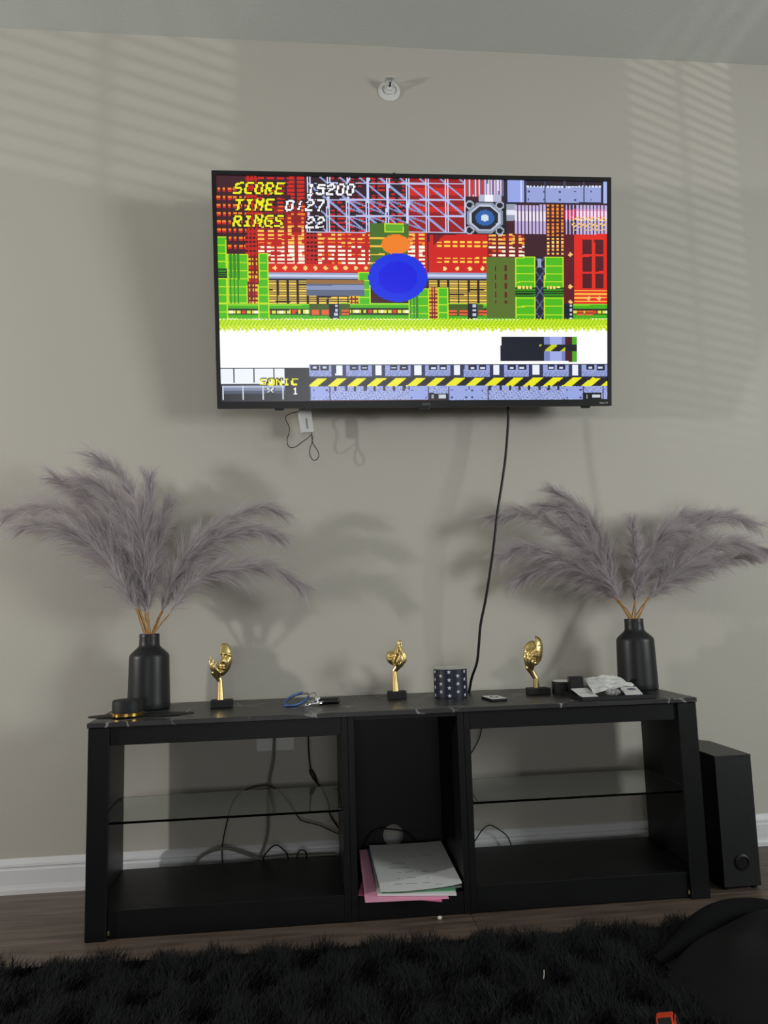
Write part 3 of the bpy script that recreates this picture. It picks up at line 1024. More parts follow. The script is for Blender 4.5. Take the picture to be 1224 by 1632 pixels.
kz = lambda z: zpx(z, 120, 1130, 0.3676)
YC = -0.032
cable('grey_cable', kz([(862, 60), (862, 125), (858, 220), (842, 300), (836, 400), (835, 480), (832, 540), (818, 600), (800, 640), (790, 690)]), YC, 0.0042, M['cable_grey'],
      'thick grey cable dropping from the outlet behind the left bay')
cable('grey_cable', kz([(1130, 632), (1020, 636), (900, 640), (810, 650), (760, 635), (700, 615), (640, 604), (570, 625), (530, 655), (520, 690)]), YC-0.012, 0.0042, M['cable_grey'],
      'thick grey cable humping low along the baseboard behind the left bay')
cable('black_cable', kz([(640, 690), (637, 600), (660, 480), (690, 400), (740, 350), (800, 333), (850, 335), (900, 380), (960, 460), (985, 485), (1060, 505), (1140, 540), (1200, 545)]), YC-0.006, 0.0018, M['cable_black'],
      'thin black cable arching behind the left bay above the glass')
wd = cable('adapter_cable', kz([(1010, 60), (1010, 120), (1015, 220), (1025, 270), (1050, 320), (1075, 360), (1100, 420), (1105, 460), (1140, 515)]), YC, 0.0022, M['cable_black'],
           'black cable with a small inline block behind the left bay')
p0, p1 = [Vector(onY(120+a*0.3676, 1130+c_*0.3676, YC-0.001)) for a, c_ in ((1018, 262), (1050, 322))]
ib = MB().tube([p0, p0.lerp(p1, 0.15), p0.lerp(p1, 0.6), p1], [0.003, 0.0065, 0.0065, 0.003], 10).build('inline_block', M['cable_black'], None, smooth=True)
ib.parent = wd
ib.matrix_parent_inverse = Matrix.Translation(-Vector(wd.location))
cable('black_cable', kz([(815, 660), (818, 638), (850, 600), (875, 590), (900, 608), (918, 628), (925, 660)]), YC-0.02, 0.0022, M['cable_black'], 'short black cable hump over the grey cable behind the left bay')
cable('black_cable', kz([(960, 650), (965, 625), (980, 611), (1000, 621), (1004, 650)]), YC-0.02, 0.0022, M['cable_black'], 'tiny black cable loop at the baseboard behind the left bay')
kr = lambda z: zpx(z, 730, 1100, 0.335)
cable('black_cable', kr([(112, 120), (112, 180), (100, 230), (65, 295), (30, 330)]), YC, 0.0018, M['cable_black'], 'thin black cable end dropping behind the right bay')
cable('black_cable', kr([(60, 740), (85, 710), (115, 665), (150, 642), (190, 660), (230, 690), (250, 728), (256, 760)]), YC-0.01, 0.0018, M['cable_black'], 'thin black cable arching low behind the right bay')
kc = lambda z: zpx(z, 540, 1130, 0.2206)
cable('black_cable', kc([(170, 1080), (180, 1000), (220, 915), (290, 872), (380, 868), (480, 890), (560, 965), (580, 1060)]), -0.086, 0.0028, M['cable_black'], 'black cable curved in front of the round hole in the middle bay')

# ------------------------------------------------------------------ papers in the middle bay


YBK = -0.105                                   # where the stack ends, short of the cable and the back panel


def sheet(name, label, corners_px, zf, zb, m, tf=0.0012, tb=None, curl=0.0, nx=10, ny=10):
    """a sheet or bundle: back-left, back-right, front-right, front-left in pixels; underside at zf in front and zb at the back,
    thickness tf in front and tb at the back"""
    tb = tf if tb is None else tb
    bl, br = [onY(p[0], p[1], YBK) for p in corners_px[:2]]
    lay = lambda y_, a_, b_: b_+(a_-b_)*(y_-YBK)/(-0.42-YBK)       # the same slope for every layer, so none cuts another
    ends = []
    for p in corners_px[2:]:
        q = onZ(p[0], p[1], zf+tf)
        for _ in range(4):
            q = onZ(p[0], p[1], lay(q[1], zf+tf, zb+tb))
        ends.append(q)
    fr, fl = ends
    P = [Vector((bl[0], YBK, zb)), Vector((br[0], YBK, zb)), Vector((fr[0], fr[1], zf)), Vector((fl[0], fl[1], zf))]
    for p in P:
        p.x = min(max(p.x, DL1+0.002), DR0-0.003)
    o0 = (P[0]+P[1]+P[2]+P[3])/4
    o0.z = zf
    vs, fs = [], []
    for s in (0, 1):
        for j in range(ny+1):
            for i in range(nx+1):
                u, v = i/nx, j/ny
                p = P[0]*(1-u)*(1-v)+P[1]*u*(1-v)+P[2]*u*v+P[3]*(1-u)*v-o0
                th_ = lay(p.y+o0.y, tf, tb)
                p.z = lay(p.y+o0.y, zf, zb)-o0.z
                up_ = curl*abs(2*u-1)**3*(0.3+0.7*v)
                vs.append((p.x, p.y, p.z+up_+(th_ if s else 0)))
    N = (nx+1)*(ny+1)
    for j in range(ny):
        for i in range(nx):
            q = j*(nx+1)+i
            fs.append((q, q+nx+1, q+nx+2, q+1))
            fs.append((N+q, N+q+1, N+q+nx+2, N+q+nx+1))
    rim = [i for i in range(nx+1)]+[(nx+1)*j+nx for j in range(1, ny+1)]+[(nx+1)*ny+i for i in range(nx-1, -1, -1)]+[(nx+1)*j for j in range(ny-1, 0, -1)]
    for a, bb in zip(rim, rim[1:]+rim[:1]):
        fs.append((a, bb, N+bb, N+a))
    o = MB().add(vs, fs).build(name, m)
    o.location = o0
    if label:
        tag(o, label, 'paper')
    return o


kp = lambda z: zpx(z, 560, 1310, 0.1634)
sheet('pink_paper', 'bright pink sheet lowest in the paper stack in the middle bay', kp([(150, 262), (700, 250), (885, 772), (66, 712)]), 0.0566, 0.0566, M['hotpink'], 0.002)
sheet('pink_paper', 'pale pink sheets sticking out left under the white papers in the middle bay', kp([(78, 262), (700, 250), (952, 742), (135, 774)]), 0.0588, 0.0588, M['pink'], 0.003, 0.0335)
sheet('printed_paper', 'dark printed sheet peeking out between pink and white papers', kp([(150, 262), (800, 235), (955, 700), (248, 668)]), 0.0620, 0.0925, M['print_dark'], 0.001)
sheet('white_paper', 'white sheets in the middle of the paper stack in the middle bay', kp([(175, 300), (840, 230), (1025, 695), (255, 700)]), 0.0632, 0.0937, M['paper'], 0.006, 0.002)
sheet('green_paper', 'green sheet under the top white paper in the middle bay', kp([(190, 300), (840, 225), (1020, 662), (300, 690)]), 0.0694, 0.0959, M['green'], 0.002, 0.0012)
sheet('plastic_sleeve', 'clear plastic sleeve curling at the right of the paper stack', kp([(400, 260), (900, 235), (1080, 640), (500, 690)]), 0.0716, 0.0973, M['sleeve'], 0.0012, curl=0.002)
tp = thing('white_paper', 'large white letter on top of the paper stack in the middle bay', 'paper', (0, 0, 0))
top_o = sheet('sheet', None, kp([(172, 235), (870, 190), (1080, 612), (288, 697)]), 0.0752, 0.1008, M['paper'], 0.0012, curl=0.005)
tp.location = top_o.location
from mathutils.bvhtree import BVHTree
tp_bvh = BVHTree.FromPolygons([v.co+Vector(tp.location) for v in top_o.data.vertices], [tuple(p.vertices) for p in top_o.data.polygons])
top_o.parent = tp
top_o.location = (0, 0, 0)
pale_ink = mat('pale_ink', rgb(158, 158, 162), 0.7)
# grey text lines printed on it, laid on the sheet itself
for (x0, x1, yy) in ((500, 525, 345), (565, 640, 343), (685, 780, 330), (395, 520, 408), (370, 560, 450), (440, 490, 497), (520, 600, 492), (690, 760, 484), (450, 475, 553), (540, 630, 547), (730, 760, 545), (415, 495, 610), (525, 640, 603), (700, 770, 594), (820, 890, 608)):
    pa = []
    for q in ((x0, yy-3), (x1, yy-7), (x1, yy-1), (x0, yy+3)):
        hit = tp_bvh.ray_cast(Vector(CO), Vector(ray(560+q[0]*0.1634, 1310+q[1]*0.1634)).normalized())[0]
        pa.append(hit-Vector(tp.location)+Vector((0, 0, 0.0003)))
    MB().add([tuple(p) for p in pa]+[(p.x, p.y, p.z-0.0006) for p in pa], [(0, 1, 2, 3), (4, 7, 6, 5), (0, 4, 5, 1), (1, 5, 6, 2), (2, 6, 7, 3), (3, 7, 4, 0)]).build('text_line', pale_ink, tp)

# ------------------------------------------------------------------ subwoofer
sb = thing('subwoofer', 'tall narrow black subwoofer box standing on floor beside the stand', 'speaker', (1.176, -0.23, 0))
SW0, SW1, SYF, SYB, SH = 1.123, 1.230, -0.350, -0.105, 0.356
poly = [(SW0-1.176, SYF+0.23), (SW1-1.176, SYF+0.23), (SW1-1.176, SYB-0.03+0.23), (SW1-0.02-1.176, SYB+0.23), (SW0-1.176, SYB+0.23)]
MB().prism(poly, 0.008, SH-0.004).build('cabinet', M['grille'], sb, bevel=0.0015, segs=1)
MB().prism(poly, SH-0.004, SH).build('top_panel', M['subtop'], sb)
pc = onY(1183, 1374, SYF)
mb = lathe_y([(0.0215, 0.0), (0.0215, 0.0035), (0.0165, 0.005), (0.0150, 0.002), (0.0145, 0.002)], 32)
pr = mb.build('port_ring', M['plastic'], sb, smooth=True)
pr.location = (pc[0]-1.176, SYF+0.23, pc[2])
pr2 = lathe_y([(0.0148, 0.0), (0.0148, 0.0026)], 28).build('port_shade_disc', mat('port_shade_black', (0.001, 0.001, 0.001, 1), 0.9), sb)  # solid black disc stands in for the shade inside the port
pr2.location = pr.location
for sx in (-0.04, 0.04):
    for sy in (-0.105, 0.085):
        MB().lathe([(0.008, 0), (0.009, 0.008)], 14, sx, sy).build('rubber_foot', M['rubber'], sb)


# ------------------------------------------------------------------ vases and pampas plumes
def vase(loc, label, k=1.0):
    v = thing('vase', label, 'vase', loc)
    pr_ = [(0.050, 0.0), (0.0585, 0.002), (0.0605, 0.006), (0.0600, 0.02), (0.0585, 0.08), (0.0570, 0.145), (0.0562, 0.152), (0.0550, 0.155), (0.0535, 0.158),
           (0.043, 0.168), (0.0335, 0.176), (0.0300, 0.181), (0.0290, 0.188), (0.0285, 0.205), (0.0290, 0.2135), (0.0280, 0.2155), (0.0250, 0.2150), (0.0240, 0.205), (0.0240, 0.183), (0.0300, 0.172), (0.0500, 0.152), (0.0525, 0.08), (0.0535, 0.008), (0.001, 0.006)]
    MB().lathe([(r*k, z*k) for r, z in pr_], 64).build('vase_body', M['vase'], v, smooth=True)
    return v


VL = onY(237.5, 1100, -0.135); VL = (VL[0], -0.135, ZT)
VR = onY(1015.5, 1070, -0.150); VR = (VR[0], -0.150, ZT)
vase(VL, 'matte black bottle vase of grey plumes beside the gold-trimmed box', 0.985)
vase(VR, 'matte black bottle vase of grey plumes behind the cluttered black tray', 0.985)


def plume(pix, ys, mouth, label, group, lmax=0.105, n=1900, stem_px=None, seed=0):
    """pix: pixel path of the plume from where the fluff begins to its tip; ys: distances from the wall"""
    r = np.random.default_rng(seed)
    ys = np.interp(np.linspace(0, 1, len(pix)), np.linspace(0, 1, len(ys)), ys)
    P = [Vector(onY(p[0], p[1], yy)) for p, yy in zip(pix, ys)]
    base = Vector((mouth[0], mouth[1], mouth[2]-0.17))
    lip = Vector(mouth)
    root = thing('pampas_grass', label, 'dried grass', tuple(base), 0, group)
    sp_ = spline([lip, lip.lerp(P[0], 0.5)+Vector((0, 0, 0.002)), P[0], P[1]], 5)[:11]
    MB().tube([(0, 0, 0)]+[q-base for q in sp_], 0.0022, 8).build('stem', M['stem'], root, smooth=True)
    path = np.array([q-base for q in spline(P, 16)])
    MB().tube([Vector(q) for q in path], [0.0018*(1-0.75*i/len(path)) for i in range(len(path))], 5).build('rachis', M['plume'], root, smooth=True)
    seg = np.linalg.norm(np.diff(path, axis=0), axis=1)
    s = np.concatenate([[0], np.cumsum(seg)])
    Ltot = s[-1]
    NC = 190
    cid = r.integers(0, NC, n)
    tc_ = np.sort(r.random(NC)**0.92)
    t = np.clip(tc_[cid]+r.normal(0, 0.012, n), 0, 1)
    d = t*Ltot
    pos = np.stack([np.interp(d, s, path[:, k]) for k in range(3)], 1)
    d2 = np.clip(d+0.01, 0, Ltot+0.01)
    tan = np.stack([np.interp(np.minimum(d+0.008, Ltot), s, path[:, k])-np.interp(np.maximum(d-0.008, 0), s, path[:, k]) for k in range(3)], 1)
    tan /= np.linalg.norm(tan, axis=1, keepdims=True)
    up = np.array([0, 0, 1.0])
    # perpendicular frame
    side = np.cross(tan, up)
    side /= np.linalg.norm(side, axis=1, keepdims=True)+1e-9
    nor = np.cross(side, tan)
    az = (np.arange(NC)*2.39996+r.normal(0, 0.3, NC))[cid]+r.normal(0, 0.16, n)
    perp = side*np.cos(az)[:, None]*0.75+nor*np.sin(az)[:, None]
    th = np.radians((24+30*r.random(NC))[cid]+r.normal(0, 4.5, n))*(1-0.32*t)
    dirn = tan*np.cos(th)[:, None]+perp*np.sin(th)[:, None]
    prof_ = np.minimum(1, 0.30+t*4.0)*(1-0.38*np.clip((t-0.5)/0.5, 0, 1))
    L = 1.28*lmax*prof_*((0.62+0.5*r.random(NC))[cid]*(0.72+0.36*r.random(n)))
    K = 5
    pts = np.zeros((n, K+1, 3))
    pts[:, 0] = pos
    cur = dirn.copy()
    droop = (0.08+0.22*r.random(NC))[cid]+0.04*r.random(n)
    wob = r.normal(0, 0.06, (NC, 3))[cid]+r.normal(0, 0.035, (n, 3))
    for k in range(K):
        pts[:, k+1] = pts[:, k]+cur*(L/K)[:, None]
        cur = cur+tan*0.08+np.array([0, 0, -1.0])*droop[:, None]*(0.4+0.35*k)+wob
        cur /= np.linalg.norm(cur, axis=1, keepdims=True)
    # keep clear of the wall
    wy = -0.012-base[1]
    pts[:, :, 1] = np.minimum(pts[:, :, 1], wy)
    wv = np.cross(cur, r.normal(0, 1, (n, 3)))
    wv /= np.linalg.norm(wv, axis=1, keepdims=True)
    wk = np.array([0.9, 1.0, 0.9, 0.7, 0.45, 0.15])*0.00052
    V_ = np.concatenate([pts[:, :, None, :]-wv[:, None, None, :]*wk[None, :, None, None], pts[:, :, None, :]+wv[:, None, None, :]*wk[None, :, None, None]], 2)
    V_ = V_.reshape(-1, 3)
    b_ = (np.arange(n)*(K+1)*2)[:, None]+(np.arange(K)*2)[None, :]
    b_ = b_.ravel()
    q = np.stack([b_, b_+1, b_+3, b_+2], 1)
    o = mesh_obj('plume', np_mesh('plume', V_, q), M['plume'], root)
    o['label'] = 'soft feathery grey-mauve plume'
    o['kind'] = 'stuff'
    return root


kl = lambda z: zpx(z, 0, 700, 0.4085)
kR = lambda z: zpx(z, 740, 760, 0.3954)
GLB = 'grey-mauve pampas plume on a tan stem in the vase beside the gold-trimmed box'
GRB = 'grey-mauve pampas plume on a tan stem in the vase behind the cluttered tray'
zm = ZT+0.2115
left = [
    ([(540, 668), (470, 470), (390, 365), (280, 290), (170, 265), (45, 288)], (-0.13, -0.15), 0.115),
    ([(528, 660), (440, 500), (340, 400), (240, 350), (150, 335), (95, 345)], (-0.15, -0.20), 0.11),
    ([(538, 660), (490, 460), (430, 330), (330, 220), (215, 155)], (-0.14, -0.15), 0.10),
    ([(545, 655), (520, 450), (470, 290), (400, 190), (300, 148)], (-0.13, -0.17), 0.095),
    ([(566, 676), (560, 430), (530, 260), (470, 140), (372, 72)], (-0.14, -0.18), 0.095),
    ([(569, 678), (576, 480), (585, 310), (583, 160)], (-0.14, -0.14), 0.085),
    ([(578, 670), (600, 500), (625, 370), (660, 250)], (-0.14, -0.11), 0.075),
    ([(628, 672), (680, 530), (770, 400), (900, 310), (1030, 266), (1098, 288)], (-0.14, -0.12), 0.085),
    ([(635, 670), (720, 500), (850, 400), (980, 355), (1105, 388)], (-0.13, -0.15), 0.09),
    ([(660, 682), (750, 565), (890, 510), (1050, 500), (1178, 580)], (-0.14, -0.13), 0.09),
]
for i, (z, ys, lm) in enumerate(left):
    a = 2*math.pi*i/len(left)
    rk = sorted(range(len(left)), key=lambda q: left[q][0][0][0]).index(i)
    dx = -0.012+0.0027*rk
    off = (-0.012, 0.0, 0.012)[rk % 3]
    plume(kl(z), (ys[0]+off, ys[1]), (VL[0]+dx, VL[1]+off, zm), GLB, 'pampas plumes in the vase beside the gold-trimmed box', lm, 2500, seed=20+i)
right = [
    ([(600, 480), (510, 330), (380, 210), (240, 150), (108, 168)], (-0.14, -0.11), 0.095),
    ([(606, 488), (490, 390), (360, 320), (240, 290), (140, 320)], (-0.14, -0.095), 0.095),
    ([(612, 492), (510, 430), (400, 375), (300, 370), (215, 415)], (-0.135, -0.075), 0.085),
    ([(628, 498), (585, 340), (520, 200), (440, 110), (358, 55)], (-0.15, -0.17), 0.085),
    ([(625, 496), (550, 340), (460, 200), (390, 130), (312, 118)], (-0.15, -0.15), 0.09),
    ([(688, 500), (690, 390), (688, 290), (676, 190)], (-0.15, -0.22), 0.075),
    ([(690, 502), (720, 350), (790, 235), (880, 160), (985, 152)], (-0.15, -0.12), 0.085),
    ([(692, 500), (735, 350), (800, 250), (890, 220)], (-0.15, -0.2), 0.075),
    ([(742, 486), (820, 350), (920, 225), (1040, 160), (1165, 192)], (-0.15, -0.14), 0.095),
    ([(745, 486), (845, 390), (960, 300), (1080, 265), (1212, 298)], (-0.15, -0.20), 0.09),
    ([(748, 488), (860, 415), (980, 358), (1080, 330), (1172, 324)], (-0.15, -0.17), 0.08),
]
for i, (z, ys, lm) in enumerate(right):
    rk = sorted(range(len(right)), key=lambda q: right[q][0][0][0]).index(i)
    dx = -0.013+0.0025*rk
    off = (-0.012, 0.0, 0.012)[rk % 3]
    plume(kR(z), (ys[0]+off, ys[1]), (VR[0]+dx, VR[1]+off, zm), GRB, 'pampas plumes in the vase behind the cluttered tray', lm, 2500, seed=60+i)


# ------------------------------------------------------------------ gold statuettes (face and hand)
def face_shell(mb, cx, cz, a, b_, depth, tilt=0.0, keep=lambda u, w: True, y0=0.0, thick=4.0, n=46, pw=2.0, feat=1.0):
    """half-ellipsoid mask with brow, closed eyes, nose, lips and chin. units mm, facing -y"""
    us = np.linspace(-1, 1, n)
    ws = np.linspace(-1, 1, int(n*1.5))
    idx = {}
    vs, fs = [], []

    def g(u, w, u0, w0, su, sw):
        return math.exp(-((u-u0)/su)**2-((w-w0)/sw)**2)

    def hgt(u, w):
        r2 = u*u+abs(w)**pw
        h = math.sqrt(max(0, 1-r2))*depth
        f = 0.0
        f += 8.5*g(u, w, 0, -0.10, 0.13, 0.13)+6.0*g(u, w, 0, 0.12, 0.10, 0.22)
        f += 2.2*g(abs(u), w, 0.15, -0.12, 0.08, 0.07)
        f += 2.6*math.exp(-((w-0.33-0.06*math.cos(u*3))/0.07)**2)*(1 if abs(u) < 0.8 else 0)
        f -= 7.0*g(abs(u), w, 0.38, 0.17, 0.24, 0.12)
        f += 6.5*g(abs(u), w, 0.42, 0.12, 0.17, 0.075)
        f += 4.8*g(u, w, 0, -0.36, 0.22, 0.055)+5.0*g(u, w, 0, -0.49, 0.19, 0.06)
        f -= 4.0*g(u, w, 0, -0.425, 0.30, 0.03)
        f -= 1.8*g(u, w, 0, -0.60, 0.25, 0.06)
        f += 3.0*g(u, w, 0, -0.76, 0.22, 0.12)
        f += 1.5*g(abs(u), w, 0.52, -0.12, 0.22, 0.2)
        return h+feat*f*min(1, (1-r2)*4)
    ct, stt = math.cos(tilt), math.sin(tilt)
    for layer in (0, 1):
        for j, w in enumerate(ws):
            for i, u in enumerate(us):
                jaw = 1.0-0.30*max(0.0, -w)**2
                uu = u/jaw
                if uu*uu+abs(w)**pw > 0.985 or not keep(u, w):
                    continue
                idx[(layer, i, j)] = len(vs)
                x, z = u*a, w*b_
                h = hgt(uu, w)
                if layer:
                    h = math.sqrt(max(0, 1-uu*uu-abs(w)**pw))*(depth-thick)-thick
                vs.append((cx+x*ct+z*stt, y0-h, cz-x*stt+z*ct))
    edge = {}
    for j in range(len(ws)-1):
        for i in range(n-1):
            ks = [(i, j), (i+1, j), (i+1, j+1), (i, j+1)]
            if all((0,)+k in idx for k in ks):
                q0 = [idx[(0,)+k] for k in ks]
                q1 = [idx[(1,)+k] for k in ks]
                fs.append(tuple(q0))
                fs.append(tuple(q1[::-1]))
                for e in range(4):
                    kk = frozenset((ks[e], ks[(e+1) % 4]))
                    edge[kk] = None if kk in edge else (q0[e], q0[(e+1) % 4], q1[(e+1) % 4], q1[e])
    for q in edge.values():
        if q:
            fs.append(q)
    mb.add(vs, fs)


def statue(name, label, loc, base, gold_fn, rotz=0.0):
    s = thing(name, label, 'statuette', loc, rotz)
    mb = MB()
    gold_fn(mb)
    mb.v = [(p[0]/1000, p[1]/1000, p[2]/1000) for p in mb.v]
    me = bpy.data.meshes.new('sculpture')
    me.from_pydata(mb.v, [], mb.f)
    bm = bmesh.new(); bm.from_mesh(me)
    bmesh.ops.recalc_face_normals(bm, faces=bm.faces)
    bm.to_mesh(me); bm.free()
    o = mesh_obj('sculpture', me, M['gold'], s)
    rm = o.modifiers.new('remesh', 'REMESH')
    rm.mode = 'VOXEL'
    rm.voxel_size = 0.0009
    rm.use_smooth_shade = True
    sm = o.modifiers.new('smooth', 'SMOOTH')
    sm.factor = 0.5
    sm.iterations = 2
    dg = bpy.context.evaluated_depsgraph_get()
    dg.update()
    me2 = bpy.data.meshes.new_from_object(o.evaluated_get(dg))
    o.modifiers.clear()
    o.data = me2
    me2.polygons.foreach_set('use_smooth', [True]*len(me2.polygons))
    o['label'] = 'polished gold face and hand'
    x0, x1, d_, h = base
    MB().box(x0/1000, x1/1000, -d_/2000, d_/2000, 0, h/1000).build('plinth', M['matte_black'], s, bevel=0.0025)
    return s


def limb(mb, pts, rs, n=12):
    P = spline(pts, 6)
    R2 = np.interp(np.linspace(0, 1, len(P)), np.linspace(0, 1, len(rs)), rs)
    mb.tube(P, list(R2), n)
    mb.ball(pts[0], rs[0], 12, 8)
    mb.ball(pts[-1], rs[-1], 12, 8)


def s1(mb):
    limb(mb, [(-3, 0, 16), (-3.5, 0, 45), (-4, 0, 74)], [11, 9.2, 8])
    limb(mb, [(-4, 0, 74), (-10, 0, 86), (-19, -2, 98)], [8, 10, 10.5])                     # palm
    limb(mb, [(-20, -2, 98), (-28, -4, 112), (-31, -3, 128), (-31, 0, 143)], [6, 4.4, 3.6, 2.2])   # outer finger
    limb(mb, [(-18, -6, 100), (-24, -10, 114), (-25, -10, 126), (-22, -8, 136)], [6, 4.4, 3.6, 2.2])
    limb(mb, [(-15, -9, 98), (-18, -15, 110), (-17, -16, 120), (-13, -15, 128)], [6, 4.4, 3.6, 2.2])
    limb(mb, [(-20, 4, 98), (-29, 6, 110), (-32, 7, 122), (-33, 8, 132)], [6, 4.2, 3.3, 2])
    limb(mb, [(-8, -6, 88), (-6, -14, 98), (-10, -18, 106), (-12, -19, 112)], [6, 4.6, 4, 2.6])      # thumb
    face_shell(mb, 5, 134, 27, 48, 20, math.radians(6), lambda u, w: (u > -0.42 if w > 0.27 else u > -0.22-max(0, -w)*0.75), y0=2)


def s2(mb):
    limb(mb, [(-3, 0, 16), (-4, 0, 50), (-5, 0, 82)], [12, 9.6, 8])
    limb(mb, [(-5, 0, 82), (3, -2, 92), (14, -3, 102)], [8, 9.5, 10])                     # palm leaning to the right
    limb(mb, [(14, -4, 102), (26, -5, 112), (24, -6, 128), (18, -5, 144), (15, -4, 160)], [7, 6, 5, 4.5, 3.6])
    limb(mb, [(12, -9, 102), (22, -12, 112), (20, -13, 127), (15, -11, 142), (13, -8, 154)], [6.5, 5, 4.4, 4, 3])
    limb(mb, [(15, 3, 102), (27, 4, 112), (25, 4, 128), (19, 3, 144), (17, 2, 158)], [6.5, 5, 4.4, 4, 3])
    limb(mb, [(10, -13, 100), (16, -17, 108), (14, -18, 122), (9, -16, 134)], [5.5, 4.4, 3.8, 2.6])
    limb(mb, [(4, -8, 92), (2, -16, 104), (4, -18, 116), (7, -17, 124)], [6, 4.6, 4, 2.6])          # thumb
    limb(mb, [(-6, 0, 122), (3, -1, 140), (9, -1, 158), (9, -1, 169)], [13, 9, 5, 3])                # raised brow sweeping up to a point
    mb.ball((15, -3, 162), 6.5, 14, 10, (0.9, 0.9, 1.25))
    mb.ball((-9, 0, 119), 17, 22, 14, (1.0, 0.9, 1.05))
    face_shell(mb, -13, 119, 16, 22, 16, math.radians(-18), y0=-2, n=34, thick=6)


def s3(mb):
    limb(mb, [(-3, 0, 14), (-4, 0, 32), (-5, 0, 48)], [10, 9, 8.5])
    limb(mb, [(-5, 0, 48), (-14, 0, 64), (-25, -2, 80)], [8.5, 9, 10])
    limb(mb, [(-26, -2, 80), (-33, -6, 94), (-36, -9, 108), (-34, -10, 122)], [6.5, 5, 4.2, 2.6])
    limb(mb, [(-24, -7, 82), (-29, -14, 96), (-30, -18, 108), (-27, -20, 119)], [6.5, 5, 4.2, 2.6])
    limb(mb, [(-21, -10, 82), (-24, -19, 95), (-24, -23, 106), (-20, -25, 115)], [6.5, 5, 4.2, 2.6])
    limb(mb, [(-17, -8, 78), (-15, -17, 86), (-17, -23, 95), (-17, -25, 101)], [6, 4.6, 4, 2.6])
    face_shell(mb, -9, 120, 30, 39, 21, math.radians(3), lambda u, w: u < 0.12 or w < 0.0, y0=2, pw=2.4)
    face_shell(mb, -5, 133, 26, 40, 25, math.radians(3), lambda u, w: u > -0.06 and w > -0.78, y0=-2, pw=2.8, feat=0.15)


def at_table(px, py):
    p = onZ(px, py, ZT)
    return p


p = onZ(352, 1129, ZT)
statue('face_statuette', 'gold half-face statuette resting on a hand, beside the keys', (p[0], p[1]+0.022, ZT), (-30, 31, 40, 22), s1)
p = onZ(634, 1115, ZT)
statue('face_statuette', 'gold hand statuette holding a small head, beside the starry canister', (p[0], p[1]+0.020, ZT), (-27, 27, 38, 23), s2)
p = onZ(861, 1108, ZT)
statue('face_statuette', 'gold split-face statuette with raised half, beside the cluttered tray', (p[0], p[1]+0.022, ZT), (-32, 33, 40, 20), s3)

# ------------------------------------------------------------------ starry canister
cp = onZ(724, 1114, ZT)
CR_, CHT = 0.0495, 0.086
cn = thing('canister', 'navy blue round canister patterned with white stars', 'canister', (cp[0], cp[1]+CR_, ZT))
jar = MB().lathe([(CR_-0.004, 0), (CR_-0.001, 0.001), (CR_-0.001, 0.005), (CR_, 0.006), (CR_, CHT-0.004), (CR_-0.001, CHT-0.003), (CR_-0.003, CHT-0.003), (CR_-0.003, CHT-0.012)], 56).build('jar', M['navy'], cn, smooth=True)
MB().lathe([(CR_-0.003, CHT-0.012), (CR_-0.001, CHT-0.003), (CR_+0.001, CHT-0.002), (CR_+0.001, CHT), (CR_-0.004, CHT+0.001), (CR_-0.006, CHT-0.002), (0.001, CHT-0.002)], 56).build('lid', M['film'], cn, smooth=True)
sm_ = MB()
for ci in range(12):
    for ri_ in range(4):
        ang = 2*math.pi*(ci+0.5)/12
        zc_ = 0.009+ri_*0.0225+(0.011 if ci % 2 else 0)
        if zc_ > CHT-0.008:
            continue
        ring_ = []
        for k in range(10):
            rr2 = 0.0064 if k % 2 == 0 else 0.0026
            a = math.pi/2+math.pi*k/5
            aa = ang+rr2*math.cos(a)/CR_
            ring_.append(((CR_+0.0004)*math.cos(aa), (CR_+0.0004)*math.sin(aa), zc_+rr2*math.sin(a)))
        sm_.add([((CR_+0.0005)*math.cos(ang), (CR_+0.0005)*math.sin(ang), zc_)]+ring_, [(0, 1+k, 1+(k+1) % 10) for k in range(10)])
so_ = sm_.build('star_print', M['star'], jar)
so_['label'] = 'white printed stars'

# small gadget with a white face
g0 = [onZ(*q, ZT) for q in ((770, 1112), (794, 1111), (803, 1118), (781, 1119.5))]
gc = sum(g0)/4
gd_ = thing('music_player', 'small flat black gadget with white face lying beside the canister', 'gadget', (gc[0], -0.262, ZT), math.radians(8))
MB().box(-0.024, 0.024, -0.040, 0.040, 0, 0.0075).build('gadget_body', M['plastic'], gd_, bevel=0.002)
MB().box(-0.0225, 0.0225, -0.0385, 0.0385, 0.0075, 0.0083).build('white_face', M['white_plastic'], gd_)
mbx = MB().lathe([(0.012, 0.0083), (0.012, 0.0088)], 28)
mbx.v = [(q[0], q[1]*1.3, q[2]) for q in mbx.v]
dial = mbx.build('dark_dial', M['plastic'], gd_)
mbx = MB().lathe([(0.006, 0.0088), (0.006, 0.0092)], 20)
mbx.build('dial_button', M['white_plastic'], dial)

# keys on a carabiner
kx, ky = onZ(478, 1123, ZT)[0], -0.20
kb = thing('key_ring', 'bunch of keys on a blue and silver carabiner on the stand', 'keys', (kx, ky, ZT))


def oval(rx, ry, n=28, pw=1.0):
    return [(rx*math.cos(2*math.pi*k/n), ry*math.sin(2*math.pi*k/n)) for k in range(n)]


def placed(pts, ang, cx, cy, tiltz, z0_):
    out = []
    for x, yq in pts:
        X = cx+x*math.cos(ang)-yq*math.sin(ang)
        Y = cy+x*math.sin(ang)+yq*math.cos(ang)
        out.append((X, Y, max(0.0035, z0_+tiltz*x+0.45*yq)))
    return out


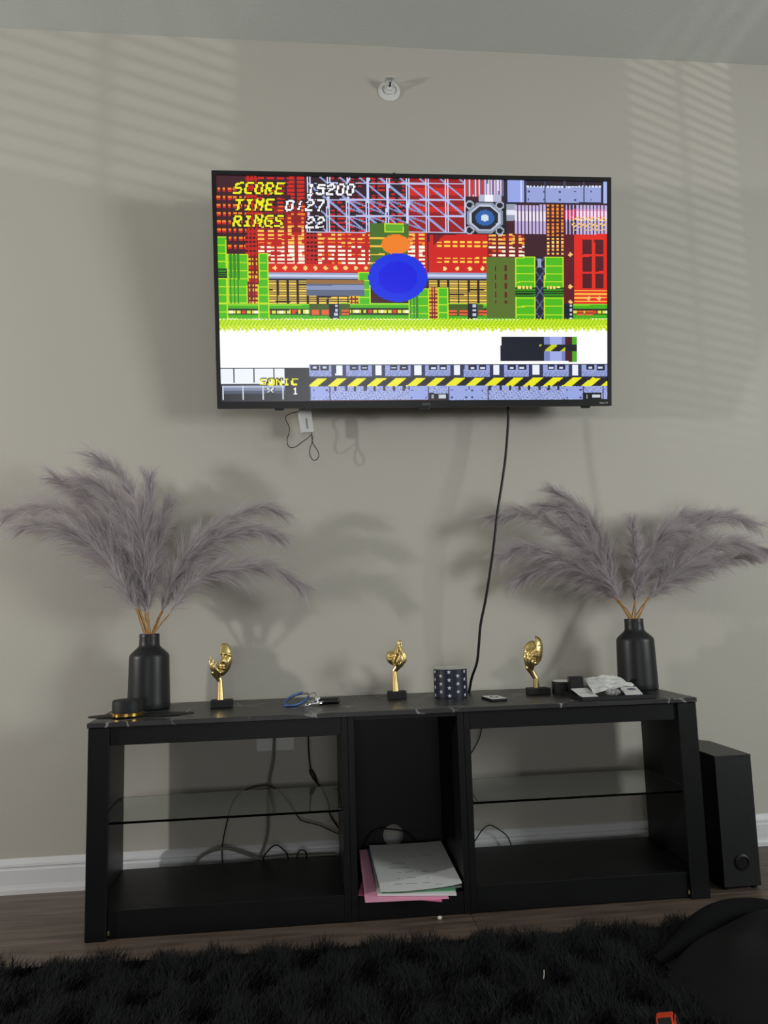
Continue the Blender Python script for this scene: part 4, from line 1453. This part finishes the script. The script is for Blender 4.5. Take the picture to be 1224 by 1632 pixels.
ov = oval(0.040, 0.019)
car = placed(ov[3:26], math.radians(35), -0.008, -0.005, 0.30, 0.017)
cbn = MB().tube(car, 0.0040, 8).build('carabiner', M['blue'], kb, smooth=True)
MB().tube(placed([ov[25], ov[27], ov[1], ov[4]], math.radians(35), -0.008, -0.005, 0.30, 0.017), 0.0033, 8).build('carabiner_gate', M['chrome'], cbn, smooth=True)
MB().tube(placed(oval(0.014, 0.014)+[(0.014, 0)], 0.3, 0.032, 0.016, 0.6, 0.020), 0.0013, 6).build('split_ring', M['chrome'], kb, smooth=True)
for ang, cx_, cy_, zz in ((-0.35, 0.030, -0.022, 0.0015), (-0.05, 0.036, -0.014, 0.0045), (0.5, 0.046, 0.0, 0.010)):
    pl = [(-0.014+0.011*math.cos(t_), 0.011*math.sin(t_)) for t_ in np.linspace(0.45, 2*math.pi-0.45, 16)] + [(0.0, -0.0042), (0.030, -0.0042), (0.034, 0.0), (0.030, 0.003), (0.024, 0.0042), (0.018, 0.002), (0.012, 0.0042), (0.0, 0.0042)]
    kb_ = MB().prism(pl, 0, 0.0022).build('key', M['chrome'], kb)
    kb_.location = (cx_, cy_, zz)
    kb_.rotation_euler = (0.0, -0.15, ang)
MB().box(-0.03, 0.03, -0.014, 0.014, 0, 0.017).build('key_fob', M['plastic'], kb, bevel=0.006).location = (0.084, 0.008, 0.0)
MB().box(-0.008, 0.008, -0.006, 0.006, 0, 0.008).build('fob_clip', M['chrome'], kb, bevel=0.001).location = (0.050, 0.010, 0.012)

# black box with gold base on a thin curved black tray
tr = thing('trinket_tray', 'thin black leaf-shaped tray under the black box and vase', 'tray', (-0.44, -0.285, ZT))
poly = []
for t_ in np.linspace(0, math.pi, 15):
    poly.append((-0.138*math.cos(t_), -0.034*math.sin(t_)))
for t_ in np.linspace(0, math.pi, 15)[1:-1]:
    poly.append((0.138*math.cos(t_), 0.034*math.sin(t_)))
MB().prism(poly, 0.0, 0.004).build('tray_plate', M['matte_black'], tr, bevel=0.001, segs=1)
mbx = MB().tube([(0.12, 0.0, 0.005), (0.125, 0.0, 0.009), (0.132, 0.0, 0.0095)], 0.0012, 6)
mbx.build('raised_tip', M['chrome'], tr)
bxp = onY(199.5, 1142, -0.325)
bg = thing('gold_trim_box', 'small black round box with a shiny gold base rim', 'box', (bxp[0], -0.300, ZT+0.0042))
MB().lathe([(0.0385, 0.009), (0.0385, 0.038), (0.0365, 0.041), (0.001, 0.041)], 48).build('box_body', M['matte_black'], bg, smooth=True)
MB().lathe([(0.040, 0.0), (0.0415, 0.001), (0.0415, 0.0085), (0.040, 0.0095), (0.036, 0.0095)], 48).build('gold_rim', M['gold_trim'], bg, smooth=True)

# ------------------------------------------------------------------ cluttered tray by the right-hand vase
ty = -0.295
t0 = onY(969, 1112, ty)
tt = thing('black_tray', 'flat black tray holding papers and small boxes on the stand', 'tray', (t0[0], ty, ZT))
MB().box(-0.103, 0.103, -0.078, 0.070, 0, 0.006).build('tray_base', M['matte_black'], tt, bevel=0.002)
mb = MB()
for bq in ((-0.105, 0.105, -0.082, -0.077), (-0.105, 0.105, 0.069, 0.074), (-0.105, -0.100, -0.077, 0.069), (0.100, 0.105, -0.077, 0.069)):
    mb.box(bq[0], bq[1], bq[2], bq[3], 0, 0.011)
mb.build('tray_rim', M['matte_black'], tt, bevel=0.001, segs=1)
ZB = ZT+0.006
p = onY(897, 1100, -0.186)
tn = thing('round_tin', 'short round black tin with white top beside the black tray', 'tin', (p[0], -0.186, ZT))
MB().lathe([(0.030, 0), (0.031, 0.002), (0.031, 0.036), (0.029, 0.037)], 40).build('tin_body', M['matte_black'], tn, smooth=True)
MB().lathe([(0.028, 0.036), (0.028, 0.0385), (0.001, 0.0385)], 40).build('tin_top', M['white_plastic'], tn, smooth=True)
p = onY(916, 1100, -0.29)
MBb = MB().box(-0.0195, 0.0195, -0.016, 0.016, 0, 0.050)
bb_ = thing('small_box', 'small upright black box at the end of the black tray', 'box', (p[0]+0.015, -0.257, ZB), math.radians(-6))
bsh = MBb.build('box_shell', M['plastic'], bb_, bevel=0.002)
MB().box(-0.0199, 0.0199, -0.0164, 0.0164, 0.030, 0.0308).build('lid_seam', M['rubber'], bsh)
p = onZ(928, 1108, ZB)
cd_ = thing('white_card', 'small white card lying on the black tray beside the small black box', 'card', (p[0]-0.004, -0.318, ZB), math.radians(6))
mbx = MB().box(-0.025, 0.025, -0.034, 0.034, 0, 0.0012)
q_ = mbx.build('card', M['paper'], cd_, bevel=0.0004, segs=1)
q_.rotation_euler = (math.radians(14), 0, 0)
q_.location = (0, 0, 0.010)
MB().box(-0.016, 0.016, -0.002, 0.002, 0.0, 0.0004).build('printed_line', bpy.data.materials['pale_ink'], cd_).location = (0, -0.004, 0.0103)
p = onZ(996, 1104, ZB)
pk = thing('printed_packet', 'white packet with dark print lying on the black tray', 'packet', (p[0], -0.315, ZB), math.radians(-8))
q_ = MB().box(-0.024, 0.024, -0.032, 0.032, 0, 0.004).build('packet', M['paper'], pk, bevel=0.0015)
q_.rotation_euler = (math.radians(12), 0, 0); q_.location = (0, 0, 0.008)
q_ = MB().ball((0, 0, 0), 0.011, 14, 6, (1.2, 1.0, 0.12)).build('dark_print', M['print_dark'], pk); q_.rotation_euler = (math.radians(12), 0, 0); q_.location = (0.004, 0.006, 0.0132)
# crumpled receipt: creased sheet arching over the tray
rc = thing('crumpled_receipt', 'large crumpled white printed sheet draped over the things on the black tray', 'paper', tuple(onY(968, 1092, -0.28)))
ro = Vector(rc.location)
cpx = [(930, 1082), (975, 1076.5), (1011, 1092), (946, 1106)]
cyy = [-0.225, -0.225, -0.265, -0.345]
C4 = [Vector(onY(a[0], a[1], yq))-ro for a, yq in zip(cpx, cyy)]
n_ = 16
vs, fs = [], []
for s in (0, 1):
    for j in range(n_+1):
        for i in range(n_+1):
            u, v = i/n_, j/n_
            q = C4[0]*(1-u)*(1-v)+C4[1]*u*(1-v)+C4[2]*u*v+C4[3]*(1-u)*v
            fold = 0.0035*abs(math.sin(u*7+v*3))+0.0028*abs(math.sin(v*9-u*4+1))+0.002*math.sin(u*17)*math.sin(v*13)
            vs.append((q.x, q.y, q.z+fold-0.002+(0.0006 if s else 0)))
NN = (n_+1)**2
for j in range(n_):
    for i in range(n_):
        q = j*(n_+1)+i
        fs += [(q, q+n_+1, q+n_+2, q+1), (NN+q, NN+q+1, NN+q+n_+2, NN+q+n_+1)]
rim = [i for i in range(n_+1)]+[(n_+1)*j+n_ for j in range(1, n_+1)]+[(n_+1)*n_+i for i in range(n_-1, -1, -1)]+[(n_+1)*j for j in range(n_-1, 0, -1)]
fs += [(a, bb, NN+bb, NN+a) for a, bb in zip(rim, rim[1:]+rim[:1])]
m, nt, b = nodes_of('receipt_paper')
tc = nt.nodes.new('ShaderNodeTexCoord')
mp = nt.nodes.new('ShaderNodeMapping'); mp.inputs['Scale'].default_value = (60, 170, 1)
nt.links.new(tc.outputs['Generated'], mp.inputs[0]); mp.inputs['Scale'].default_value = (14, 26, 1)
nn = nt.nodes.new('ShaderNodeTexNoise'); nn.inputs['Scale'].default_value = 2.0
nt.links.new(mp.outputs[0], nn.inputs['Vector'])
cr = nt.nodes.new('ShaderNodeValToRGB')
cr.color_ramp.elements[0].position = 0.38; cr.color_ramp.elements[0].color = rgb(192, 192, 192)
cr.color_ramp.elements[1].position = 0.52; cr.color_ramp.elements[1].color = rgb(222, 222, 220)
nt.links.new(nn.outputs[0], cr.inputs[0]); nt.links.new(cr.outputs[0], b.inputs['Base Color'])
b.inputs['Roughness'].default_value = 0.7
MB().add(vs, fs).build('sheet', m, rc)
# crinkled clear wrapper beneath it
p = onZ(968, 1106, ZB)
wr = MB()
wr.ball((0, 0, 0.0095), 0.017, 22, 14, (1.2, 0.75, 0.44))
wr.v = [(q[0]+0.003*math.sin(q[1]*700+q[2]*900), q[1]+0.003*math.sin(q[0]*650), q[2]+0.0025*math.sin(q[0]*800+q[1]*500)) for q in wr.v]
wo_ = wr.build('plastic_wrapper', mat('clear_wrapper', rgb(225, 226, 226), 0.12, transmission=0.6, ior=1.35), None)
wo_.location = (p[0], -0.325, ZB)
tag(wo_, 'crinkled shiny clear wrapper beneath the crumpled sheet on the tray', 'wrapper')

# ------------------------------------------------------------------ floor things
# shag rug
RX0, RX1, RY0, RY1 = -1.25, 1.75, -2.05, -0.505
rg = thing('shag_rug', 'black long-pile shag rug lying in front of the stand', 'rug', (0.05, -1.25, 0))


def rug_edge(x):
    return np.interp(x, [-1.3, -0.721, 0.177, 0.782, 1.8], [-0.515, -0.545, -0.578, -0.585, -0.59])


rp = [(RX0-0.05, RY0+1.25), (RX1-0.05, RY0+1.25), (RX1-0.05, float(rug_edge(RX1))+1.25), (RX0-0.05, float(rug_edge(RX0))+1.25)]
MB().prism(rp, 0.0005, 0.012).build('backing', M['backing'], rg)


def fur(n, x0, x1, y0, L0, L1, w0_, seed, lean=0.7, top=None):
    r = np.random.default_rng(seed)
    x = x0+(x1-x0)*r.random(n)
    ye = rug_edge(x)
    y_ = y0+(ye-y0)*r.random(n)
    k1 = np.sin(x*31+np.sin(y_*23)*2)+np.sin(y_*37+np.cos(x*19)*2.3)
    k2 = np.cos(x*27-y_*33)+np.sin(x*53+y_*11)
    ang = 0.9+k1*0.7+k2*0.6+r.normal(0, 0.9, n)
    ln = lean*(0.6+0.6*r.random(n))
    dx, dy = np.cos(ang)*ln, np.sin(ang)*ln
    L = (L0+(L1-L0)*r.random(n))*(0.85+0.15*k2)
    K = 3
    pts = np.zeros((n, K+1, 3))
    pts[:, 0] = np.stack([x, y_, np.full(n, 0.010)], 1)
    cur = np.stack([dx*0.3, dy*0.3, np.ones(n)], 1)
    for k in range(K):
        cur /= np.linalg.norm(cur, axis=1, keepdims=True)
        pts[:, k+1] = pts[:, k]+cur*(L/K)[:, None]
        cur = cur+np.stack([dx, dy, -0.25*np.ones(n)], 1)*0.55
    pts[:, :, 2] = np.maximum(pts[:, :, 2], 0.006)
    wv = np.stack([-np.sin(ang+r.normal(0, 0.6, n)), np.cos(ang+r.normal(0, 0.6, n)), r.normal(0, 0.2, n)], 1)
    wk = np.array([1, 1.0, 0.75, 0.12])*w0_
    V_ = np.concatenate([pts[:, :, None, :]-wv[:, None, None, :]*wk[None, :, None, None], pts[:, :, None, :]+wv[:, None, None, :]*wk[None, :, None, None]], 2).reshape(-1, 3)
    b_ = ((np.arange(n)*(K+1)*2)[:, None]+(np.arange(K)*2)[None, :]).ravel()
    q = np.stack([b_, b_+1, b_+3, b_+2], 1)
    V_ -= np.array([0.05, -1.25, 0])
    return V_, q


Va, qa = fur(138000, -1.0, RX1, -1.15, 0.028, 0.052, 0.0007, 5)
Vb, qb = fur(29000, RX0, RX1, RY0, 0.030, 0.050, 0.0012, 6)
pl_ = mesh_obj('pile', np_mesh('pile', np.concatenate([Va, Vb]), np.concatenate([qa, qb+len(Va)])), M['pile'], rg)
pl_['label'] = 'long black shaggy strands'
pl_['kind'] = 'stuff'

# black fleece-lined garment heaped on the rug
hp = thing('black_garment', 'black fleece garment with raised hood rim heaped on the shag rug', 'garment', (1.06, -0.80, 0.0))
HO = Vector((1.06, -0.80, 0.0))
gx = np.linspace(0.66, 1.62, 61)
gy = np.linspace(-1.30, -0.56, 49)
vs, fs = [], []


def heap(x, y_):
    u = (x-1.16)/0.44
    v = (y_+0.93)/0.30
    r2 = u*u+v*v
    h = 0.098*max(0.0, 1-r2)**0.6
    h += (0.014*math.sin(x*23+y_*13+1.0)+0.008*math.sin(x*41-y_*33)+0.006*abs(math.sin(x*17-y_*25)))*max(0, 1-r2)
    return 0.032+h, r2


for y_ in gy:
    for x in gx:
        h, r2 = heap(x, y_)
        vs.append((x-HO.x, y_-HO.y, h))
nxg = len(gx)
for j in range(len(gy)-1):
    for i in range(nxg-1):
        xm, ym = (gx[i]+gx[i+1])/2, (gy[j]+gy[j+1])/2
        if heap(xm, ym)[1] < 1.08:
            fs.append((j*nxg+i, j*nxg+i+1, (j+1)*nxg+i+1, (j+1)*nxg+i))
cl = MB().add(vs, fs).build('cloth_body', M['fabric2'], hp, smooth=True)
so2 = cl.modifiers.new('thickness', 'SOLIDIFY'); so2.thickness = 0.006; so2.offset = -1
# thick fleece rim arching over the back of the heap
rimpx = [(1045, 1534), (1075, 1516), (1103, 1494), (1126, 1474), (1150, 1462), (1180, 1456), (1224, 1458), (1300, 1480)]
rimY = [-0.78, -0.75, -0.72, -0.70, -0.69, -0.685, -0.69, -0.72]
rpts = [Vector(onY(a[0], a[1], yq))-HO for a, yq in zip(rimpx, rimY)]
mbx = MB().tube(spline(rpts, 8), [0.012+0.020*min(1, i/20) for i in range(len(spline(rpts, 8)))], 16)
mbx.build('fleece_rim', M['fabric'], hp, smooth=True)
lo = [Vector((q.x, q.y-0.01, max(0.035, q.z-0.06))) for q in rpts]
lo2 = [Vector((q.x, q.y-0.005, 0.020)) for q in rpts]
A1, A2, A3 = spline(rpts, 8), spline(lo, 8), spline(lo2, 8)
NA = len(A1)
fl = MB().add([tuple(q) for q in A1]+[tuple(q) for q in A2]+[tuple(q) for q in A3], [(i, i+1, NA+i+1, NA+i) for i in range(NA-1)]+[(NA+i, NA+i+1, 2*NA+i+1, 2*NA+i) for i in range(NA-1)]).build('hood_lining', M['fabric'], hp, smooth=True)
so3 = fl.modifiers.new('thickness', 'SOLIDIFY'); so3.thickness = 0.012

# red toy car
p = onZ(1064, 1630, 0.045)
tcx = thing('toy_car', 'small orange-red toy car on the black shag rug', 'toy car', (p[0], p[1]-0.005, 0.030), math.radians(62))
cs = [(-0.036, 0.006), (-0.037, 0.014), (-0.034, 0.0185), (-0.020, 0.020), (-0.010, 0.029), (0.012, 0.0295), (0.022, 0.0205), (0.034, 0.0175), (0.0375, 0.012), (0.036, 0.006)]
vs = [(a, -0.0145, z) for a, z in cs]+[(a, 0.0145, z) for a, z in cs]
nn_ = len(cs)
MB().add(vs, [tuple(range(nn_)), tuple(range(nn_, 2*nn_))[::-1]]+[(i, (i+1) % nn_, nn_+(i+1) % nn_, nn_+i) for i in range(nn_)]).build('car_body', M['red'], tcx, bevel=0.0018)
for sy in (-0.0151, 0.0151):
    vs = [(-0.016, sy, 0.0208), (-0.008, sy, 0.0275), (0.010, sy, 0.0278), (0.018, sy, 0.0212)]
    MB().add(vs+[(q[0], sy*0.95, q[2]) for q in vs], [(0, 1, 2, 3), (4, 7, 6, 5), (0, 4, 5, 1), (1, 5, 6, 2), (2, 6, 7, 3), (3, 7, 4, 0)]).build('side_window', M['plastic'], tcx)
for (a, z, a2, z2) in ((-0.0192, 0.0212, -0.0108, 0.0288), (0.0128, 0.0292, 0.0212, 0.0214)):
    nv = Vector((-(z2-z), 0, (a2-a))).normalized()*0.0006
    vs = [(a+nv.x, -0.0115, z+nv.z), (a+nv.x, 0.0115, z+nv.z), (a2+nv.x, 0.0115, z2+nv.z), (a2+nv.x, -0.0115, z2+nv.z)]
    vs2 = [(q[0]-nv.x*2, q[1], q[2]-nv.z*2) for q in vs]
    MB().add(vs+vs2, [(0, 1, 2, 3), (4, 7, 6, 5), (0, 4, 5, 1), (1, 5, 6, 2), (2, 6, 7, 3), (3, 7, 4, 0)]).build('windscreen', M['plastic'], tcx)
for sx in (-0.022, 0.023):
    for sy in (-0.0150, 0.0150):
        mbx = lathe_y([(0.0070, -0.003), (0.0078, -0.002), (0.0078, 0.002), (0.0070, 0.003)], 18)
        mbx.build('wheel', M['rubber'], tcx, smooth=True).location = (sx, sy, 0.0075)
tcx.rotation_euler = (math.radians(-14), math.radians(4), math.radians(62))

# crumb on the floorboards, thread on the rug
p = onZ(700, 1461.5, 0.003)
cb = MB().ball((0, 0, 0.0045), 0.005, 10, 7, (1.15, 0.9, 0.9))
cb.v = [(q[0]+0.0007*math.sin(q[1]*2000), q[1], q[2]+0.0006*math.sin(q[0]*1700)) for q in cb.v]
cb_ = cb.build('paper_scrap', M['crumb'], None, smooth=True)
cb_.location = (p[0], min(p[1], -0.402), 0)
tag(cb_, 'tiny white scrap lying on the wooden floor before the stand', 'scrap')
p = onZ(866, 1553, 0.05)
th_ = MB().tube([(0, 0, -0.008), (0.001, -0.002, 0.001), (0.0005, -0.004, 0.010)], 0.0008, 6).build('white_thread', M['crumb'])
th_.location = tuple(p)
tag(th_, 'short white thread caught in the black shag rug', 'thread')
